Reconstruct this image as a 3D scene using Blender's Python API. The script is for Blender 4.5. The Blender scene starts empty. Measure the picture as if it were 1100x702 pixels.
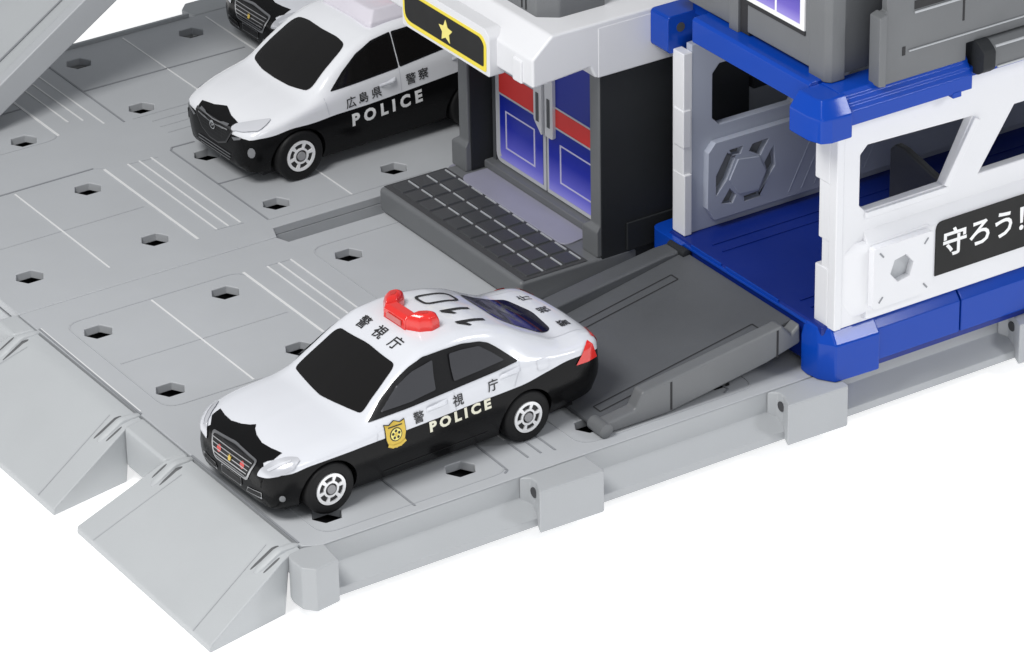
import bpy, bmesh, math, random
from mathutils import Vector, Matrix
from mathutils.bvhtree import BVHTree
from mathutils.geometry import delaunay_2d_cdt
random.seed(7)
sc = bpy.context.scene
C = sc.collection
PI = math.pi

# ------------------------------------------------------------------ materials
def lin(c):
    return tuple(((v/255+.055)/1.055)**2.4 if v/255 > .04045 else v/255/12.92 for v in c)

def mat(name, col, rough=.4, metal=0., spec=.5, var=.05, bump=.02, bscale=60, coat=0., trans=0., alpha=1.):
    m = bpy.data.materials.new(name); m.use_nodes = True
    nt = m.node_tree; b = nt.nodes['Principled BSDF']
    b.inputs['Roughness'].default_value = rough
    b.inputs['Metallic'].default_value = metal
    b.inputs['Specular IOR Level'].default_value = spec
    b.inputs['Coat Weight'].default_value = coat
    b.inputs['Coat Roughness'].default_value = .08
    b.inputs['Transmission Weight'].default_value = trans
    tc = nt.nodes.new('ShaderNodeTexCoord')
    n = nt.nodes.new('ShaderNodeTexNoise'); n.inputs['Scale'].default_value = 2.2; n.inputs['Detail'].default_value = 5
    nt.links.new(tc.outputs['Object'], n.inputs['Vector'])
    r = nt.nodes.new('ShaderNodeMapRange'); r.inputs['From Min'].default_value = .3; r.inputs['From Max'].default_value = .7
    r.inputs['To Min'].default_value = 1-var; r.inputs['To Max'].default_value = 1+var
    nt.links.new(n.outputs['Fac'], r.inputs['Value'])
    mx = nt.nodes.new('ShaderNodeMix'); mx.data_type = 'RGBA'; mx.blend_type = 'MULTIPLY'; mx.inputs['Factor'].default_value = 1
    mx.inputs['A'].default_value = (*col, 1)
    nt.links.new(r.outputs['Result'], mx.inputs['B'])
    nt.links.new(mx.outputs['Result'], b.inputs['Base Color'])
    r2 = nt.nodes.new('ShaderNodeMapRange'); r2.inputs['To Min'].default_value = rough*.85; r2.inputs['To Max'].default_value = min(1, rough*1.15)
    n2 = nt.nodes.new('ShaderNodeTexNoise'); n2.inputs['Scale'].default_value = 7; n2.inputs['Detail'].default_value = 4
    nt.links.new(tc.outputs['Object'], n2.inputs['Vector'])
    nt.links.new(n2.outputs['Fac'], r2.inputs['Value']); nt.links.new(r2.outputs['Result'], b.inputs['Roughness'])
    if bump:
        n3 = nt.nodes.new('ShaderNodeTexNoise'); n3.inputs['Scale'].default_value = bscale; n3.inputs['Detail'].default_value = 3
        nt.links.new(tc.outputs['Object'], n3.inputs['Vector'])
        bp = nt.nodes.new('ShaderNodeBump'); bp.inputs['Strength'].default_value = bump; bp.inputs['Distance'].default_value = .05
        nt.links.new(n3.outputs['Fac'], bp.inputs['Height']); nt.links.new(bp.outputs['Normal'], b.inputs['Normal'])
    return m

M = {}
M['plate'] = mat('light_grey_plastic', (.44,.455,.475), .5, bump=.03, bscale=90, var=.02)
M['plate2'] = mat('pale_grey_plastic', (.45,.468,.482), .5, bump=.03, bscale=90, var=.02)
M['edge'] = mat('shaded_edge_plastic', (.40,.415,.43), .5, bump=.03, bscale=90, var=.02)  # plate grey darkened, shade of the edge faces put into the colour
M['line_w'] = mat('groove_highlight_line', (.74,.745,.75), .5, bump=0, var=.02)  # highlight of the moulded grooves put into the colour
M['line_d'] = mat('groove_shade_and_dark_line', (.26,.27,.29), .6, bump=0, var=.03)
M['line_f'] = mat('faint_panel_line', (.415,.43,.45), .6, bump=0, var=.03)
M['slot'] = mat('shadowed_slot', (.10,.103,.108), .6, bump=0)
M['line_k'] = mat('black_groove_and_shadow', (.02,.02,.022), .7, bump=0)
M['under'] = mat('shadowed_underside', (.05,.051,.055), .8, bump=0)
M['dark'] = mat('dark_grey_plastic', (.092,.097,.105), .42, bump=.05, bscale=120, var=.06)
M['mid'] = mat('mid_grey_plastic', (.142,.148,.155), .42, bump=.05, bscale=120, var=.05)
M['tile'] = mat('charcoal_tile_plastic', (.055,.058,.062), .4, bump=.05, bscale=120)
M['tile_e'] = mat('tile_edge_plastic', (.10,.104,.11), .4, bump=.04)
M['hall'] = mat('shaded_black_grey_plastic', (.024,.026,.029), .6, spec=.2, bump=.04, bscale=100)  # entrance wall shade put into the colour; also used for black parts
M['lilac'] = mat('lilac_grey_plastic', (.30,.30,.37), .45, bump=.03)
M['lilac_w'] = mat('lilac_white_plastic', (.72,.69,.76), .35, bump=.01)
M['white_in'] = mat('shaded_white_plastic', (.38,.41,.49), .4, bump=.02, var=.02)  # white plastic with the garage interior shade put into its colour
M['white'] = mat('white_plastic', (.74,.745,.77), .38, bump=.02, bscale=100, var=.015)
M['blue'] = mat('blue_plastic', (.004,.052,.38), .15, spec=.26, bump=.003, bscale=25, var=.02)
M['navy'] = mat('navy_plastic', (.006,.022,.20), .33, spec=.3, bump=.006, bscale=25, var=.03)
M['paint_w'] = mat('white_car_paint', (.685,.70,.745), .18, bump=.006, bscale=30, var=.01, coat=.6)
M['paint_v'] = mat('lightened_white_car_paint', (.82,.83,.865), .18, bump=.006, bscale=30, var=.01, coat=.6)  # same white paint lightened to make up for light falloff
M['paint_k'] = mat('black_car_paint', (.006,.006,.0065), .22, bump=.006, bscale=30, spec=.14)
M['black'] = mat('black_plastic', (.008,.008,.009), .4, spec=.25, bump=.03)
M['glass'] = mat('tinted_window', (.008,.0075,.0075), .08, spec=.3, bump=0)
M['glass_s'] = mat('side_window', (.05,.051,.057), .14, spec=.6, bump=0)
M['glass_b'] = mat('rear_window', (.009,.0085,.018), .08, spec=.4, bump=0)
M['chrome'] = mat('bright_chrome', (.82,.82,.83), .16, metal=1., bump=0, var=.02)
M['chrome_d'] = mat('dull_chrome', (.42,.42,.43), .3, metal=1., bump=0)
M['silver'] = mat('silver_lamp', (.58,.59,.63), .26, metal=.3, bump=.01, bscale=20, coat=.3)
M['lamp_w'] = mat('clear_white_lamp', (.66,.67,.71), .16, metal=.1, bump=.01, bscale=20, coat=.5)
M['rubber'] = mat('black_rubber', (.009,.009,.0095), .55, spec=.25, bump=.05)
M['red'] = mat('red_lens', (.72,.025,.02), .12, bump=.03, bscale=25, coat=.5)
M['red2'] = mat('red_lamp', (.55,.04,.035), .3, bump=0)
M['red3'] = mat('pale_red_label', (.62,.18,.17), .3, bump=0)
M['ink'] = mat('black_ink', (.015,.015,.016), .5, bump=0)
M['ink_w'] = mat('white_ink', (.85,.85,.85), .5, bump=0)
M['ink_c'] = mat('cream_ink', (.78,.76,.62), .5, bump=0)
M['ink_y'] = mat('yellow_ink', (.86,.70,.06), .5, bump=0)
M['ink_s'] = mat('pale_yellow_ink', (.88,.78,.22), .5, bump=0)
M['sign'] = mat('black_sign', (.016,.016,.016), .5, spec=.2, bump=0)
M['gold'] = mat('gold_print', (.62,.44,.07), .35, metal=.4, bump=0)
M['print_r'] = mat('red_print', (.85,.045,.04), .4, bump=0)
M['print_g'] = mat('pale_frame_print', (.60,.61,.65), .4, bump=0)
M['highlight_w'] = mat('pale_lamp_highlight', (.55,.56,.60), .4, bump=0)
M['thin'] = mat('thin_white_print', (.66,.64,.86), .4, bump=0)
M['rim'] = mat('silver_rim', (.92,.92,.93), .2, metal=.2, bump=0, coat=.4)
M['trim_d'] = mat('dark_trim', (.05,.05,.053), .35, bump=0)
M['rim_d'] = mat('dark_wheel_slot', (.015,.015,.016), .5, bump=0)
M['hub'] = mat('grey_wheel_hub', (.33,.33,.34), .4, bump=0)

def grad_mat(name, z0, z1, stops, rough=.3):
    m = bpy.data.materials.new(name); m.use_nodes = True
    nt = m.node_tree; b = nt.nodes['Principled BSDF']; b.inputs['Roughness'].default_value = rough
    tc = nt.nodes.new('ShaderNodeTexCoord'); sx = nt.nodes.new('ShaderNodeSeparateXYZ')
    nt.links.new(tc.outputs['Object'], sx.inputs[0])
    mr = nt.nodes.new('ShaderNodeMapRange'); mr.inputs['From Min'].default_value = z0; mr.inputs['From Max'].default_value = z1
    nt.links.new(sx.outputs['Z'], mr.inputs['Value'])
    cr = nt.nodes.new('ShaderNodeValToRGB'); e = cr.color_ramp.elements
    while len(e) < len(stops): e.new(.5)
    for i, (p, c) in enumerate(stops): e[i].position = p; e[i].color = (*c, 1)
    nt.links.new(mr.outputs['Result'], cr.inputs['Fac']); nt.links.new(cr.outputs['Color'], b.inputs['Base Color'])
    return m
BL = (.006,.022,.34)
M['door'] = grad_mat('blue_door_print', .27, .78, [(0,(.40,.38,.98)),(.22,(.16,.16,.74)),(.6,(.016,.03,.46)),(1,BL)])
M['winp'] = grad_mat('blue_window_print', 2.4, 2.75, [(0,(.42,.36,.78)),(.35,(.14,.10,.50)),(.8,(.03,.02,.33)),(1,BL)])

# ------------------------------------------------------------------ object helpers
def empty(name, label, cat, loc=(0,0,0), rz=0, group=None):
    o = bpy.data.objects.new(name, None); C.objects.link(o)
    o.location = loc; o.rotation_euler = (0,0,rz); o.empty_display_size = .2
    o['label'] = label; o['category'] = cat
    if group: o['group'] = group
    return o

def obj(name, bm, mats, parent=None, bevel=0., smooth=False, seg=2, ang=35, label=None):
    me = bpy.data.meshes.new(name)
    bm.normal_update(); bm.to_mesh(me); bm.free()
    for m in (mats if isinstance(mats, (list, tuple)) else [mats]): me.materials.append(M[m] if isinstance(m, str) else m)
    o = bpy.data.objects.new(name, me); C.objects.link(o)
    if smooth:
        me.shade_smooth(); me.set_sharp_from_angle(angle=math.radians(ang))
    if bevel:
        md = o.modifiers.new('bevel', 'BEVEL'); md.width = bevel; md.segments = seg; md.limit_method = 'ANGLE'; md.angle_limit = math.radians(30)
        md.angle_limit = math.radians(22); md.harden_normals = True
        me.shade_smooth(); me.set_sharp_from_angle(angle=math.radians(21))
    if parent is not None: o.parent = parent
    if label: o['label'] = label
    return o

def box(bm, x0,x1,y0,y1,z0,z1, mi=0):
    v = [bm.verts.new(p) for p in ((x0,y0,z0),(x1,y0,z0),(x1,y1,z0),(x0,y1,z0),(x0,y0,z1),(x1,y0,z1),(x1,y1,z1),(x0,y1,z1))]
    for f in ((3,2,1,0),(4,5,6,7),(0,1,5,4),(1,2,6,5),(2,3,7,6),(3,0,4,7)):
        bm.faces.new([v[i] for i in f]).material_index = mi

def area2(p): return sum(p[i][0]*p[(i+1)%len(p)][1]-p[(i+1)%len(p)][0]*p[i][1] for i in range(len(p)))
def ccw(p): return list(p) if area2(p) > 0 else list(reversed(p))

def axmap(axis):
    return {'z': lambda a,b,h: (a,b,h), 'y': lambda a,b,h: (a,h,b), 'x': lambda a,b,h: (h,a,b)}[axis]

def prism(bm, poly, axis, h0, h1, holes=(), mi=0):
    """polygon with holes extruded along an axis; (a,b) are the other two axes in order"""
    f = axmap(axis); poly = ccw(poly)
    flip = axis == 'y'
    new = []
    if not holes:
        lo = [bm.verts.new(f(a,b,h0)) for a,b in poly]; hi = [bm.verts.new(f(a,b,h1)) for a,b in poly]
        new.append(bm.faces.new(list(reversed(lo)))); new.append(bm.faces.new(hi))
        n = len(poly)
        for i in range(n): new.append(bm.faces.new([lo[i], lo[(i+1)%n], hi[(i+1)%n], hi[i]]))
    else:
        pts = [Vector(p) for p in poly]; loops = [list(range(len(poly)))]
        for h in holes:
            h = list(reversed(ccw(h))); s = len(pts); pts += [Vector(p) for p in h]; loops.append(list(range(s, s+len(h))))
        edges = [(l[i], l[(i+1)%len(l)]) for l in loops for i in range(len(l))]
        V, E, F, ov, oe, of = delaunay_2d_cdt(pts, edges, loops, 0, 1e-6)
        def inside(p, q):
            r = False; n = len(q)
            for i in range(n):
                a, b = q[i], q[(i+1)%n]
                if (a[1] > p[1]) != (b[1] > p[1]) and p[0] < (b[0]-a[0])*(p[1]-a[1])/(b[1]-a[1])+a[0]: r = not r
            return r
        lo = {}; hi = {}
        for i, v in enumerate(V):
            lo[i] = bm.verts.new(f(v[0],v[1],h0)); hi[i] = bm.verts.new(f(v[0],v[1],h1))
        cnt = {}
        for fc in F:
            c = sum((V[i] for i in fc), Vector((0,0)))/len(fc)
            if not inside(c, poly) or any(inside(c, h) for h in holes): continue
            q = [V[i] for i in fc]
            if area2(q) < 0: fc = list(reversed(fc))
            new.append(bm.faces.new([hi[i] for i in fc])); new.append(bm.faces.new([lo[i] for i in reversed(fc)]))
            for i in range(len(fc)):
                e = (fc[i], fc[(i+1)%len(fc)]); cnt[e] = 1
        for (a,b) in cnt:
            if (b,a) not in cnt: new.append(bm.faces.new([lo[a], lo[b], hi[b], hi[a]]))
        for i in list(lo):
            for v in (lo[i], hi[i]):
                if not v.link_faces: bm.verts.remove(v)
    if flip: bmesh.ops.reverse_faces(bm, faces=new)
    for q in new: q.material_index = mi
    return new

def stack(bm, loops, mi=0):
    """loft closed 3-D loops (same count) and cap both ends"""
    rings = [[bm.verts.new(p) for p in l] for l in loops]; n = len(rings[0]); new = []
    for r0, r1 in zip(rings, rings[1:]):
        for i in range(n): new.append(bm.faces.new([r0[i], r0[(i+1)%n], r1[(i+1)%n], r1[i]]))
    new.append(bm.faces.new(list(reversed(rings[0])))); new.append(bm.faces.new(rings[-1]))
    for q in new: q.material_index = mi
    bmesh.ops.recalc_face_normals(bm, faces=new)
    return new

def ngon(cx, cy, r, n, a0=0, ry=None):
    return [(cx+r*math.cos(a0+2*PI*i/n), cy+(ry or r)*math.sin(a0+2*PI*i/n)) for i in range(n)]

def roundpoly(pts, r, n=4):
    out = []; m = len(pts)
    for i in range(m):
        rr = r[i] if isinstance(r, (list,tuple)) else r
        p = Vector(pts[i]); a = Vector(pts[i-1])-p; b = Vector(pts[(i+1)%m])-p
        k = min(rr, a.length*.45, b.length*.45)
        if k < 1e-5: out.append(tuple(p)); continue
        A = p+a.normalized()*k; B = p+b.normalized()*k
        for j in range(n+1):
            t = j/n; q = A*(1-t)**2+p*2*t*(1-t)+B*t*t; out.append(tuple(q))
    return out

def lathe(bm, prof, n=28, origin=(0,0,0), axis='y', mi=0):
    """prof: (r, h) pairs; revolve about axis"""
    rings = []
    for r, h in prof:
        ring = []
        for i in range(n):
            a = 2*PI*i/n; u, v = r*math.cos(a), r*math.sin(a)
            p = (u, h, v) if axis == 'y' else ((h,u,v) if axis == 'x' else (u,v,h))
            ring.append(bm.verts.new(Vector(p)+Vector(origin)))
        rings.append(ring)
    new = []
    for a, b in zip(rings, rings[1:]):
        for i in range(n): new.append(bm.faces.new([a[i], a[(i+1)%n], b[(i+1)%n], b[i]]))
    new.append(bm.faces.new(rings[0])); new.append(bm.faces.new(rings[-1]))
    for q in new: q.material_index = mi
    bmesh.ops.recalc_face_normals(bm, faces=new)
    return new

def strip(bm, pts, w, z, mi=0, t=.004, taper=False):
    """thin flat line on a horizontal surface along pts (x,y)"""
    for (ax,ay),(bx,by) in zip(pts, pts[1:]):
        d = Vector((bx-ax, by-ay)); d.normalize(); nrm = Vector((-d.y, d.x))*w/2
        w1 = .3 if taper else 1
        prism(bm, [(ax+nrm.x,ay+nrm.y),(ax-nrm.x,ay-nrm.y),(bx-nrm.x*w1,by-nrm.y*w1),(bx+nrm.x*w1,by+nrm.y*w1)], 'z', z, z+t, mi=mi)

def text_polys(body, size, bold=0., space=1.):
    cu = bpy.data.curves.new('lettering', 'FONT'); cu.body = body; cu.size = size; cu.align_x = 'CENTER'
    cu.resolution_u = 3; cu.offset = bold; cu.space_character = space
    o = bpy.data.objects.new('lettering', cu); C.objects.link(o)
    bpy.context.view_layer.update()
    dg = bpy.context.evaluated_depsgraph_get()
    me = bpy.data.meshes.new_from_object(o.evaluated_get(dg))
    vs = [v.co.copy() for v in me.vertices]; fs = [list(p.vertices) for p in me.polygons]
    bpy.data.objects.remove(o); bpy.data.curves.remove(cu); bpy.data.meshes.remove(me)
    if vs:
        cy = (max(v.y for v in vs)+min(v.y for v in vs))/2; cx = (max(v.x for v in vs)+min(v.x for v in vs))/2
        vs = [Vector((v.x-cx, v.y-cy, 0)) for v in vs]
    return vs, fs

def flat_text(bm, body, size, origin, u, v, bold=0., space=1., sx=1.):
    vs, fs = text_polys(body, size, bold, space)
    o, u, v = Vector(origin), Vector(u), Vector(v)
    V = [bm.verts.new(o+u*p.x*sx+v*p.y) for p in vs]
    n = u.cross(v)
    for f in fs:
        try: q = bm.faces.new([V[i] for i in f])
        except ValueError: continue
        q.normal_update()
        if q.normal.dot(n) < 0: q.normal_flip()

# ------------------------------------------------------------------ world, lights, camera
w = bpy.data.worlds.new('World'); sc.world = w; w.use_nodes = True
bg = w.node_tree.nodes['Background']; bg.inputs['Color'].default_value = (.93,.96,1,1); bg.inputs['Strength'].default_value = .35

def area(name, loc, target, size, power, col=(1,1,1), sy=None):
    l = bpy.data.lights.new(name, 'AREA'); l.energy = power; l.color = col; l.shape = 'RECTANGLE'; l.size = size; l.size_y = sy or size
    o = bpy.data.objects.new(name, l); C.objects.link(o); o.location = loc
    o.rotation_euler = (Vector(target)-Vector(loc)).to_track_quat('-Z', 'Y').to_euler()
    return o
area('key_softbox', (-7,-3.6,14), (1.5,-.4,0), 6, 2120, (1,.99,.97))
area('right_softbox', (8.7,-9.7,6.6), (4,-3.4,.6), 1.9, 230, (.97,.98,1))
area('front_fill', (-.5,-9.5,5.6), (2.5,-1.5,1), 3, 95, (.98,.99,1))  # unseen fill lamp added to brighten the canopy side

cam = bpy.data.cameras.new('Camera'); co = bpy.data.objects.new('Camera', cam); C.objects.link(co); sc.camera = co
f, yaw, pitch, roll, tx, ty, d = 4549.507, .99613039, .48715235, -.01902132, 2.34170685, -1.56830397, 28.804297
fw = Vector((math.cos(yaw)*math.cos(pitch), math.sin(yaw)*math.cos(pitch), -math.sin(pitch)))
rt = Vector((math.sin(yaw), -math.cos(yaw), 0)); up = rt.cross(fw)
r2 = rt*math.cos(roll)+up*math.sin(roll); u2 = -rt*math.sin(roll)+up*math.cos(roll)
loc = Vector((tx,ty,0))-fw*d
mw = Matrix((( r2.x,u2.x,-fw.x,loc.x),(r2.y,u2.y,-fw.y,loc.y),(r2.z,u2.z,-fw.z,loc.z),(0,0,0,1)))
co.matrix_world = mw
cam.sensor_width = 36; cam.sensor_fit = 'HORIZONTAL'; cam.lens = f/1100*36; cam.clip_start = .5; cam.clip_end = 500
sc.view_settings.view_transform = 'Standard'; sc.view_settings.look = 'None'; sc.view_settings.exposure = 0; sc.view_settings.gamma = 1
sc.cycles.max_bounces = 8

# ------------------------------------------------------------------ white backdrop (glow added to keep the ground pure white)
GZ = -.42
bm = bmesh.new(); s = 60
bm.faces.new([bm.verts.new(p) for p in ((-s,-s,GZ),(s,-s,GZ),(s,s,GZ),(-s,s,GZ))])
wm = bpy.data.materials.new('glowing_white_ground'); wm.use_nodes = True
nb = wm.node_tree.nodes['Principled BSDF']; nb.inputs['Base Color'].default_value = (.85,.85,.85,1); nb.inputs['Roughness'].default_value = .6
nb.inputs['Specular IOR Level'].default_value = .2
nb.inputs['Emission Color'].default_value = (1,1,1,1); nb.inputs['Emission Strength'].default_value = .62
o = obj('ground', bm, wm); o['kind'] = 'structure'; o['label'] = 'plain white seamless studio surface'

# ------------------------------------------------------------------ base plates
HEX = [(-.085,.058),(.0,.098),(.085,.058),(.085,-.058),(.0,-.098),(-.085,-.058)]
HEX = [(-.06,.085),(.055,.085),(.105,.0),(.06,-.085),(-.055,-.085),(-.105,.0)]
def hexhole(i, j): return [(i+a, j+b) for a, b in HEX]
XR = 8.2
def lines(bm, white, dark, faint):  # flat strips paint groove highlights pale and groove shade dark
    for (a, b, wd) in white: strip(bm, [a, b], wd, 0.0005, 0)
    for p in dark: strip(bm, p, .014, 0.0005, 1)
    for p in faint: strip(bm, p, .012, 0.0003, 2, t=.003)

def rounded_outline(x0,x1,y0,y1,r):
    p = roundpoly([(x0,y0),(x1,y0),(x1,y1),(x0,y1)], r); return p+[p[0]]

fp = empty('base_plate', 'light grey toy base plate in front under the black and white sedan', 'base plate', (3,-1.4,GZ))
def P(name, bm, mats, par, **k):
    o = obj(name, bm, mats, par, **k)
    if par is not None:                    # keep world coordinates: parents are unrotated empties here
        o.location = -Vector(par.location)
    return o
bm = bmesh.new()
holes = [hexhole(i, j) for i in range(0, 8) for j in (0,-1,-2,-3)]
outline = [(-.33,-3.24),(-.22,-3.30),(XR,-3.305),(XR,.42),(1.76,.42),(1.72,.53),(-.33,.53)]
prism(bm, outline, 'z', -.065, 0, holes)
P('deck', bm, 'plate', fp, bevel=.008)
bm = bmesh.new(); box(bm, -.27,XR-.05,-3.2,.35,-.17,-.14); P('hole_shade_sheet', bm, 'under', fp)  # near-black sheet paints the unlit inside of the deck holes
bm = bmesh.new(); box(bm, -.329,-.28,-3.2,.525,-.28,-.087); box(bm, -.28,XR-.05,.36,.418,-.24,-.087); P('skirt', bm, 'plate', fp)
bm = bmesh.new()
bm.free()
for x in (.4,2.6,5.0):
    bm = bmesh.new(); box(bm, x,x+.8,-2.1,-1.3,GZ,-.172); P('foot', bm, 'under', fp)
# front edging: face, sloping ledge, outer skirt
bm = bmesh.new()
prof = [(-3.306,-.004),(-3.312,-.15),(-3.455,-.245),(-3.46,-.30),(-3.22,-.30),(-3.22,-.087),(-3.30,-.087)]
prism(bm, [(y,z) for y,z in prof], 'x', -.21, XR-.01)
P('edge_ledge', bm, 'edge', fp, bevel=.008)
# connector blocks of the edge
for i, x in enumerate((1.245, 3.205, 5.16, 7.12)):
    bm = bmesh.new()
    prism(bm, [(x,-3.545),(x+.485,-3.555),(x+.50,-3.54),(x+.50,-3.315),(x-.005,-3.315),(x+.055,-3.36),(x+.055,-3.42)][::1], 'z', -.302, .002)
    b = P('connector_block', bm, 'edge', fp, bevel=.012)
    bm = bmesh.new(); lathe(bm, [(.036,x+.049),(.036,x+.056)], 12, (0,-3.40,-.085), 'x'); b2 = obj('socket', bm, 'under', b)
# corner post
bm = bmesh.new()
prism(bm, roundpoly([(-.405,-3.545),(-.468,-3.47),(-.475,-3.35),(-.45,-3.28),(-.335,-3.26),(-.20,-3.30),(-.225,-3.515)], [.008,.01,.03,.03,0,0,.01]), 'z', -.302, .003)
P('corner_post', bm, 'edge', fp, bevel=.012)
# hinge tabs between the entry ramps
for y0, y1 in ((-1.80,-1.27),(.30,.56)):
    bm = bmesh.new(); prism(bm, [(-.50,y0),(-.50,y1),(-.331,y1+.05 if y0 < 0 else y1),(-.331,y0-.04)], 'z', -.30, -.001)
    P('hinge_tab', bm, 'plate2', fp, bevel=.025)
bm = bmesh.new()
W = []; D = []; Fn = []
for ya, yb, yc, yd in ((.19,-1.21,.17,-.87), (-2.62,-1.85,-2.85,-2.10)):
    W += [((.52,ya),(.52,yb),.013), ((1.25,ya-.005),(1.25,ya+(-1.09 if ya > 0 else .52)),.02)]
    for x in (1.435,1.528,1.625): W.append(((x,yc),(x,yd),.013))
Fn += [rounded_outline(-.15,1.25,-1.22,.215,.12), rounded_outline(-.15,1.25,-3.2,-1.84,.12), rounded_outline(1.81,3.2,-1.22,.23,.12), rounded_outline(1.81,3.2,-3.2,-1.84,.12)]
Fn += [[(-.1,-.5),(1.2,-.5)],[(-.1,-2.5),(1.2,-2.5)],[(1.43,.18),(1.63,.17)],[(1.43,-.87),(1.63,-.87)]]
D += [[(.515,-2.7),(.512,-3.23)],[(1.25,-2.75),(1.235,-3.19),(1.20,-3.215)],[(1.435,-2.9),(1.435,-3.13)],[(1.535,-2.9),(1.535,-3.13)],[(1.632,-2.9),(1.632,-3.15)],[(2.5,-2.9),(2.5,-3.15)],[(3.02,-2.9),(3.02,-3.13),(2.97,-3.16)],
      [(-.315,.26),(-.325,-1.19)],[(-.325,-1.86),(-.325,-3.2)]]
W += [((-.305,.26),(-.312,-1.16),.010), ((-.16,-1.93),(-.16,-2.10),.012)]
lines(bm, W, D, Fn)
P('groove_highlight_and_shade_lines', bm, ['line_w','line_d','line_f'], fp)

rp = empty('base_plate', 'light grey toy base plate at the back under the parked police cars', 'base plate', (3,2.4,GZ))
bm = bmesh.new()
holes = [hexhole(i, j) for i in range(0, 8) for j in (1,2,3,4)]
outline = [(-.33,.534),(1.73,.534),(1.78,.67),(XR,.67),(XR,4.27),(-.33,4.27)]
prism(bm, outline, 'z', -.065, 0, holes)
P('deck', bm, 'plate', rp, bevel=.008)
bm = bmesh.new(); box(bm, -.27,XR-.05,.72,4.2,-.17,-.14); P('hole_shade_sheet', bm, 'under', rp)
bm = bmesh.new(); box(bm, -.329,-.28,.54,4.25,-.28,-.087); P('skirt', bm, 'plate', rp)
bm = bmesh.new(); box(bm, 1.79,XR,.668,.69,-.24,-.067); box(bm, 1.7,XR,.43,.668,-.26,-.24); P('gap_wall', bm, 'plate', rp)
for x in (.4,2.6,5.0):
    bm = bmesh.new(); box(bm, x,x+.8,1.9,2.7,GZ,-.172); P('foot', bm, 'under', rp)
bm = bmesh.new(); prism(bm, [(4.272,.03),(4.30,.03),(4.32,-.05),(4.44,-.2),(4.44,-.30),(4.22,-.30),(4.22,-.087),(4.272,-.087)], 'x', -.3, 3.14); P('edge_ledge', bm, 'plate2', rp, bevel=.008)
bm = bmesh.new(); prism(bm, [(3.20,4.272),(3.16,4.44),(3.24,4.53),(3.66,4.53),(3.70,4.272)], 'z', -.302, .003); b = P('connector_block', bm, 'plate2', rp, bevel=.015)
bm = bmesh.new(); W = []; D = []; Fn = []
W += [((.52,2.22),(.52,.79),.013), ((1.25,2.21),(1.25,.82),.02), ((1.627,3.98),(1.63,2.91),.013), ((1.522,3.9),(1.526,3.05),.013), ((1.42,3.83),(1.42,3.09),.013), ((1.25,3.75),(1.25,2.92),.022), ((2.507,4.22),(2.507,2.9),.012), ((3.245,4.2),(3.245,2.9),.014), ((2.52,2.22),(2.52,.80),.010)]
for x in (1.435,1.53,1.63): W.append(((x,2.19),(x,.875),.013))
D += [[(1.777,4.108),(1.77,2.85)],[(1.78,3.512),(3.2,3.512)],[(-.2,3.49),(1.236,3.505)],[(1.815,.80),(1.81,2.21),(1.84,2.25),(2.03,2.245)],[(1.815,1.514),(2.2,1.502)],[(-.14,2.255),(1.19,2.27)]]
Fn += [[(1.19,2.27),(1.25,2.23)],[(-.1,1.49),(1.19,1.505)],rounded_outline(-.15,1.25,2.88,4.1,.12),[(1.43,2.19),(1.675,2.17)],[(1.42,.88),(1.645,.86)],[(1.85,2.86),(3.2,2.86)],[(1.95,2.62),(2.4,2.62)],[(1.95,2.74),(2.4,2.74)],[(1.95,2.50),(2.3,2.50)],[(1.81,.80),(3.2,.80)]]
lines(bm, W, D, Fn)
P('groove_highlight_and_shade_lines', bm, ['line_w','line_d','line_f'], rp)

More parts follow.
